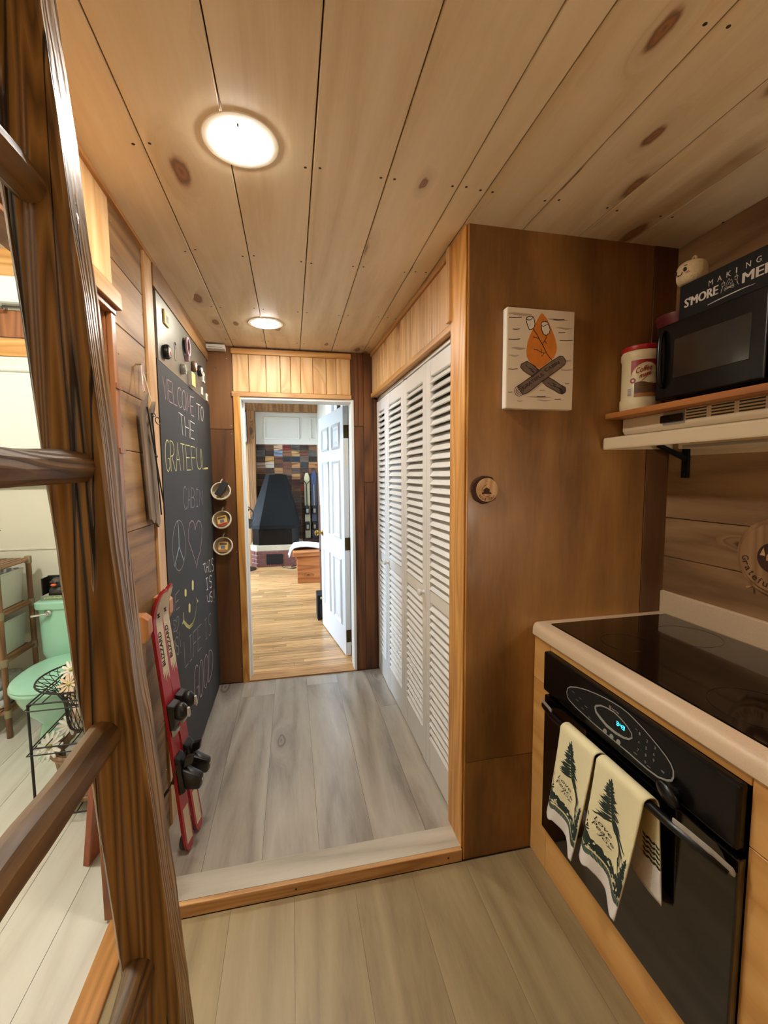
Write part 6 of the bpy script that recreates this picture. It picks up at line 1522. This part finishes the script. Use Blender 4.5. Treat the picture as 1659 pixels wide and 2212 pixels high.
# wire stand with bucket and hanging mesh basket
t = thing('wire_stand', 'black three-tier wire stand in front of the toilet', 'wire stand', (-.96, 2.13, ZK))
wx0, wx1, wy0, wy1 = -1.10, -.80, 2.00, 2.30
for x in (wx0, wx1):
    for y in (wy0, wy1): MB().cyl((x, y, ZK), (x, y, .505), .0055, n=8).build('leg', M['wire'], t, smooth=True)
for z in (.505, .312, ZK+.045):
    mb = MB()
    P = [(wx0, wy0, z), (wx1, wy0, z), (wx1, wy1, z), (wx0, wy1, z)]; mb.tube(P, .0042, 6, closed=True)
    if z > .2: mb.tube([(a, b, z-.024) for a, b in ((wx0-.012, wy0-.012), (wx1+.012, wy0-.012), (wx1+.012, wy1+.012), (wx0-.012, wy1+.012))], .0032, 6, closed=True)
    for k in range(1, 6):
        x = wx0+.05*k
        if z < .5 or k == 1: mb.cyl((x, wy0, z), (x, wy1, z), .0026, n=6)
    mb.build('tier', M['wire'], t)
t = thing('wicker_bucket', 'tapered wooden slat bucket with white paper on the lower wire tier', 'bucket', (-.955, 2.15, .0))
n = 26
for k in range(n):
    a, b = 2*math.pi*k/n, 2*math.pi*(k+.9)/n; r0, r1 = .098, .132
    f = lambda an, r, z: (-.955+r*math.cos(an), 2.15+r*math.sin(an), z)
    MB().hexa([f(a,r0,.006), f(b,r0,.006), f(b,r0-.004,.006), f(a,r0-.004,.006)], [f(a,r1,.245), f(b,r1,.245), f(b,r1-.004,.245), f(a,r1-.004,.245)]).build('stave', M['wicker'], t)
for z, r in ((.235, .136), (.222, .134), (.03, .106)):
    P = [(-.955+r*math.cos(a*math.pi/18), 2.15+r*math.sin(a*math.pi/18), z) for a in range(36)]; MB().tube(P, .007, 7, closed=True).build('hoop', M['wicker'], t, smooth=True)
MB().lathe([(.094, .006), (.094, .012)], (-.955, 2.15, 0), (0,0,1), 24).build('bottom', M['wicker'], t)
t = thing('crumpled_paper', 'white crumpled tissue paper filling the wooden bucket', 'paper', (-.955, 2.15, .18))
def lump(c, rx, ry, rz, seed, amp=.22, n=22, m=14):
    mb = MB().ball(c, rx, ry, rz, n, m); r_ = random.Random(seed); ph = [(r_.uniform(2,6), r_.uniform(0,6)) for k in range(6)]; c = Vector(c); V = []
    for p in mb.v:
        d = Vector(p)-c; q = d.normalized() if d.length else d
        s = 1+amp*(math.sin(q.x*ph[0][0]*2+ph[0][1])*math.sin(q.y*ph[1][0]*2+ph[1][1])+.5*math.sin(q.z*ph[2][0]*3+q.x*ph[3][0]*2+ph[3][1]))*.6
        V.append(tuple(c+d*s))
    mb.v = V; return mb
lump((-.952, 2.15, .205), .082, .082, .065, 5).build('paper', M['bin'], t, smooth=True)
def daisy(c, r, nrm, lab, mat='flower', n=13):
    t = thing('artificial_daisy', lab, 'flower', c, 'artificial daisies by the toilet')
    N = Vector(nrm).normalized(); u = N.orthogonal().normalized(); w = N.cross(u); c = Vector(c)
    for k in range(n):
        a = 2*math.pi*k/n; d = u*math.cos(a)+w*math.sin(a); s = N.cross(d)
        V = [c+d*r*.18-s*r*.05, c+d*r*.18+s*r*.05, c+d*r*.6+s*r*.14+N*r*.10, c+d*r*.95+s*r*.08+N*r*.05, c+d*r+N*r*.03, c+d*r*.95-s*r*.08+N*r*.05, c+d*r*.6-s*r*.14+N*r*.10]
        MB().prism(V, N*.003).build('petal', M[mat], t)
    mb = MB(); mb.ball(c+N*.004, r*.2, r*.2, r*.14, 12, 8); mb.build('flower_centre', M['flowerheart'], t, smooth=True)
daisy((-1.055, 2.05, .285), .062, (-.3, -.9, .7), 'large white cloth daisy at the front of the wooden bucket')
daisy((-1.01, 2.13, .33), .055, (.1, -.6, .9), 'white cloth daisy behind the front daisy above the bucket')
daisy((-1.035, 2.23, .42), .04, (-.4, -.7, .5), 'small yellowish daisy hanging under the wire stand top', 'peach', 9)
daisy((-.975, 2.10, .60), .05, (-.3, -.8, .6), 'pale yellow daisy lying on the mesh basket', 'flower', 11)
daisy((-.955, 2.03, .565), .05, (-.2, -.8, .6), 'peach cloth flower lying on the mesh basket', 'peach', 9)
t = thing('mesh_basket', 'black wire mesh basket with lace sitting through the wire stand top', 'basket', (-.94, 2.14, .34))
bk = (-.935, 2.14)
prof = [(.075, .335), (.083, .36), (.085, .40), (.09, .46), (.12, .52), (.155, .545), (.185, .56)]
mb = MB(); n = 28
for sgn in (-1, 1):
    for k in range(n):
        P = [(bk[0]+r*math.cos(2*math.pi*(k+sgn*i*.55)/n), bk[1]+r*math.sin(2*math.pi*(k+sgn*i*.55)/n), z) for i, (r, z) in enumerate(prof)]
        mb.tube(P, .0016, 4)
mb.build('mesh', M['wire'], t, kind='stuff')
for r, z in ((.075, .335), (.09, .46), (.185, .56)):
    P = [(bk[0]+r*math.cos(a*math.pi/18), bk[1]+r*math.sin(a*math.pi/18), z) for a in range(36)]; MB().tube(P, .004, 6, closed=True).build('hoop', M['wire'], t)
lump((bk[0], bk[1], .40), .066, .066, .055, 9).build('lining', M['peach'], t, smooth=True)
# leaning board and stool leg by the jamb
t = thing('leaning_board', 'reddish brown wooden board leaning against the bathroom side of doorway', 'board', (-.79, 1.78, ZK))
MB().hexa([(-.825,1.755,ZK), (-.800,1.745,ZK), (-.765,1.90,ZK), (-.79,1.91,ZK)], [(-.685,1.63,.74), (-.66,1.62,.74), (-.66,1.775,.74), (-.685,1.785,.74)]).build('board', M['redwood'], t, bevel=.003)
# lamps
t = thing('wall_lamp', 'frosted glass wall lamp with chrome fittings high on bathroom wall', 'wall lamp', (-1.72, 3.16, 2.45))
B(-1.95, -1.48, 3.09, 3.165, 2.50, 2.66).build('glass_shade', M['lampglass'], t, bevel=.02); mb = MB()
for x in (-1.85, -1.70, -1.55): mb.lathe([(.018, 0), (.010, .02), (.014, .03)], (x, 3.13, 2.47), (0,0,1), 12)
mb.box(-1.92, -1.50, 3.165, 3.18, 2.48, 2.52); mb.build('bracket', M['chrome'], t, smooth=True)
t = thing('added_ceiling_globe', 'unseen white globe lamp added on the bathroom ceiling', 'ceiling light', (-1.55, 1.5, 2.85))  # unseen globe, added to light the bathroom
mb = MB(); mb.ball((-1.55, 1.5, 2.70), .11, .11, .10, 20, 12); mb.build('globe', M['lamp_b'], t, smooth=True); MB().lathe([(.07, 0), (.07, .05)], (-1.55, 1.5, 2.80), (0,0,1), 20).build('mount', M['chrome'], t)

# ================================================================== LIVING ROOM
t = thing('corner_fireplace', 'black metal hooded fireplace on brick hearth in the far room', 'fireplace', (-.28, 7.35, 0))
hx0, hx1, hf = -.56, .06, 7.06
pl_ = [(hx0, hf), (hx1, hf), (.17, 7.20), (.17, 7.74), (-.665, 7.74), (-.665, 7.21)]
hb = MB().prism([(p[0]*.985-.003, p[1]+.008, 0) for p in pl_], (0,0,.258)).build('hearth_core', M['mortar'], t)
def brickrow(p, q, rows):
    p, q = Vector((*p, 0)), Vector((*q, 0)); d = (q-p); L = d.length; d.normalize(); nr = Vector((d.y, -d.x, 0))
    for r in range(rows):
        z0 = .004+r*.0635; s = -.10 if r % 2 else 0.0
        while s < L-.01:
            a, b = max(s, .004), min(s+.195, L-.004)
            if b-a > .03:
                o = .004+R.uniform(-.0015,.0015)
                V = [p+d*a, p+d*b, p+d*b+nr*o, p+d*a+nr*o]
                MB().hexa([v+Vector((0,0,z0)) for v in V], [v+Vector((0,0,z0+.053)) for v in V]).build('brick', M['brick'], hb)
            s += .208
brickrow((-.665, 7.21), (hx0, hf), 4); brickrow((hx0, hf), (hx1, hf), 4); brickrow((hx1, hf), (.17, 7.20), 4)
MB().prism([(p[0]*1.01, p[1]-.006*(p[1] < 7.7), .2585) for p in pl_], (0,0,.086)).build('hearth_slab', M['slab'], t, bevel=.006)
bd = [(-.53, 7.10), (-.01, 7.10), (.10, 7.24), (.10, 7.70), (-.64, 7.70), (-.64, 7.24)]
fbx = MB().prism([(p[0], p[1], .345) for p in bd], (0,0,.30)).build('firebox', M['black'], t)
B(-.44, -.10, 7.09, 7.101, .39, .58).build('fire_screen', M['black'], fbx)
b0 = [(-.51, 7.045), (.035, 7.045), (.125, 7.20), (.125, 7.72), (-.69, 7.72), (-.69, 7.20)]
top = [(-.352, 7.40), (-.134, 7.40), (-.08, 7.46), (-.08, 7.72), (-.415, 7.72), (-.415, 7.46)]
mb = MB(); V = [(p[0], p[1], .612) for p in b0]+[(p[0], p[1], .668) for p in b0]+[(p[0], p[1], 1.475) for p in top]; F = []
for i in range(2):
    for k in range(6): F.append((i*6+k, i*6+(k+1) % 6, (i+1)*6+(k+1) % 6, (i+1)*6+k))
F += [(5,4,3,2,1,0), (12,13,14,15,16,17)]
mb.add(V, F).build('hood', M['steelblack'], t)
B(-.42, -.165, 7.045, 7.058, .04, .205).build('ash_door', M['matteblack'], t, bevel=.003)
t = thing('wood_bench', 'short reddish pine bench against the right wall of far room', 'bench', (.25, 6.1, 0))
B(-.005, .462, 5.815, 6.52, .372, .43).build('seat', M['bench'], t, bevel=.006)
B(.05, .462, 5.86, 5.885, .002, .371).build('end_panel', M['bench'], t, bevel=.003); B(.05, .462, 6.46, 6.485, .002, .371).build('end_panel', M['bench'], t, bevel=.003)
B(.05, .07, 5.886, 6.459, .03, .371).build('side_panel', M['redwood'], t, bevel=.003); B(.03, .05, 5.83, 6.50, .335, .371).build('apron', M['bench'], t, bevel=.002)
B(.052, .46, 5.848, 5.86, .002, .16).build('lower_board', M['bench'], t, bevel=.002)
t = thing('folded_throw', 'grey and white throw draped over the end of the pine bench', 'throw', (.2, 6.1, .43))
mb = MB()
def thr(u, v):
    x = -.07+.50*u; y = 5.99+.46*v; z = .4395+.035*math.sin(u*3.1)+.008*math.sin(v*14+u*5)
    if u < .14: z = .445-.11*(1-u/.14)**.8+.006*math.sin(v*17); x = -.02-.035*(1-u/.14)+.01*math.sin(v*9)
    return (x, y, z)
mb.grid(thr, 24, 14); mb.build('cloth', M['cloth'], t, smooth=True, solid=.016)
def tallski(x, w, zt, mat, lab):
    t = thing('alpine_skis', lab, 'skis', (x, 7.70, .36), 'skis leaning on the tile wall')
    for k, dx in enumerate((-.0, .012)):
        V = []; n = 14; mb = MB()
        for i in range(n+1):
            u = i/n; z = .36+(zt-.36)*u; y = 7.66+.07*u-.03*max(0, (u-.85)/.15)**2+.016*k; h = w/2*(1 if u < .93 else math.sqrt(max(.05, 1-((u-.93)/.075)**2)))
            V += [(x+dx-h, y, z), (x+dx+h, y, z), (x+dx+h, y+.012, z), (x+dx-h, y+.012, z)]
        F = []
        for i in range(n):
            for q in range(4): F.append((i*4+q, i*4+(q+1) % 4, i*4+4+(q+1) % 4, i*4+4+q))
        F += [(3,2,1,0), tuple(4*n+q for q in range(4))]
        mb.add(V, F).build('ski', M[mat], t)
    B(x-w*.08, x+w*.08, 7.655, 7.70, .9, 1.3).build('stripe', M['plastic' if mat == 'skiyellow' else 'silver'], t)
    for z in (.50, .78):
        bd_ = B(x-.04, x+.04, 7.60, 7.69, z, z+.15).build('binding', M['plastic'], t, bevel=.012)
        B(x-.02, x+.02, 7.593, 7.60, z+.03, z+.10).build('plate', M['silver'], bd_, bevel=.004)
    return t
t1 = tallski(.262, .082, 1.505, 'skiyellow', 'pale yellow and black skis standing beside the black fireplace')
MB().tube([(.215, 7.70, 1.37), (.262, 7.69, 1.30), (.315, 7.70, 1.36)], .008, 6).build('strap', M['plastic'], t1)
t2 = tallski(.385, .088, 1.535, 'skiblue', 'navy blue skis standing in the corner by the white wall')
P = [(.385+.025*math.cos(a*math.pi/8), 7.72, 1.545+.035*math.sin(a*math.pi/8)) for a in range(9)]
MB().tube(P, .008, 6).build('hook', M['plastic'], t2)
t = thing('ski_boots_shelf', 'dark low ledge behind bench holding the skis', 'ledge', (.28, 7.60, 0))
B(.185, .462, 7.56, 7.74, 0.001, .36).build('ledge', M['darkwalnut'], t, bevel=.004); B(.185, .464, 7.55, 7.74, .36, .3605).build('top', M['darkwalnut'], t)
t = thing('pedestal_fan', 'black pedestal fan partly hidden behind the left door jamb', 'fan', (-.77, 6.95, 0))
MB().lathe([(.20, .001), (.20, .012), (.12, .03), (.03, .05)], (-.77, 6.95, 0), (0,0,1), 32).build('base', M['plastic'], t, smooth=True)
MB().cyl((-.77, 6.95, .04), (-.77, 6.95, .72), .014, n=12).build('pole', M['plastic'], t)
hd = Vector((-.77, 6.91, .82)); fn = Vector((.25, -1, 0)).normalized(); u = fn.orthogonal().normalized(); w = fn.cross(u)
MB().lathe([(.05, -.06), (.06, 0), (.04, .05)], hd, fn, 16).build('motor', M['plastic'], t, smooth=True)
mb = MB()
for d, r in ((.0, .19), (.03, .20), (.06, .19), (.075, .10)): mb.tube([hd+fn*d+u*(r*math.cos(a*math.pi/16))+w*(r*math.sin(a*math.pi/16)) for a in range(32)], .004, 5, closed=True)
for k in range(24):
    a = 2*math.pi*k/24; d = u*math.cos(a)+w*math.sin(a); mb.tube([hd+fn*.08+d*.04, hd+fn*.075+d*.10, hd+fn*.06+d*.19, hd+fn*.03+d*.20, hd+d*.19], .002, 4)
mb.build('cage', M['plastic'], t)
for k in range(4):
    a = 2*math.pi*k/4+.3; d = u*math.cos(a)+w*math.sin(a); s = fn.cross(d)
    MB().hexa([hd+fn*.03+d*.04-s*.03, hd+fn*.03+d*.17-s*.06, hd+fn*.032+d*.17-s*.06, hd+fn*.032+d*.04-s*.03], [hd+fn*.05+d*.04+s*.03, hd+fn*.05+d*.17+s*.05, hd+fn*.052+d*.17+s*.05, hd+fn*.052+d*.04+s*.03]).build('blade', M['darkgrey'], t)
t = thing('air_conditioner', 'white wall box with dark underside high beside timber post', 'air conditioner', (-.9, 7.7, 2.0))
B(-1.5, -.712, 7.56, 7.755, 2.02, 2.53).build('case', M['white'], t, bevel=.02); B(-1.48, -.735, 7.57, 7.74, 2.0, 2.022).build('outlet', M['matteblack'], t)
t = thing('black_heater', 'low black heater box on strip floor behind the open door', 'heater', (.27, 4.4, 0))
B(.222, .40, 4.255, 4.46, .012, .262).build('case', M['matteblack'], t, bevel=.008); B(.25, .38, 4.2535, 4.256, .03, .17).build('grille', M['plastic'], t); mb = MB()
for x in (.24, .385):
    for y in (4.28, 4.44): mb.lathe([(.012, 0), (.012, .012)], (x, y, .0003), (0,0,1), 8)
mb.build('foot', M['plastic'], t)
mb = MB(); mb.ball((.262, 4.262, .235), .014, .01, .02, 10, 8); mb.build('dial', M['chalk_yellow'], t, smooth=True)
t = thing('walnut_cabinet', 'tall narrow dark walnut cabinet hidden behind the open white door', 'cabinet', (.38, 5.1, 0))
B(.318, .462, 4.85, 5.3, .0015, 1.10).build('body', M['darkwalnut'], t, bevel=.004); B(.314, .318, 4.88, 5.27, .05, 1.05).build('door', M['darkwalnut'], t, bevel=.002)
mb = MB(); mb.ball((.307, 4.92, .6), .008, .01, .01, 8, 6); mb.build('knob', M['brass_dark'], t, smooth=True)
t = thing('power_cable', 'black cable lying on the floor in front of the brick hearth', 'cable', (-.03, 6.9, .006))
MB().tube(smooth([(-.18, 7.03, .03), (-.16, 6.95, .007), (-.08, 6.86, .007), (.0, 6.82, .007), (.045, 6.88, .007), (-.03, 6.93, .007), (-.02, 6.98, .007), (.045, 7.0, .007)]), .006, 6).build('cable', M['plastic'], t, smooth=True)

# ------------------------------------------------------------------ tidy
bpy.context.view_layer.update()
for o in list(bpy.data.objects):
    if '_base' in o: del o['_base']
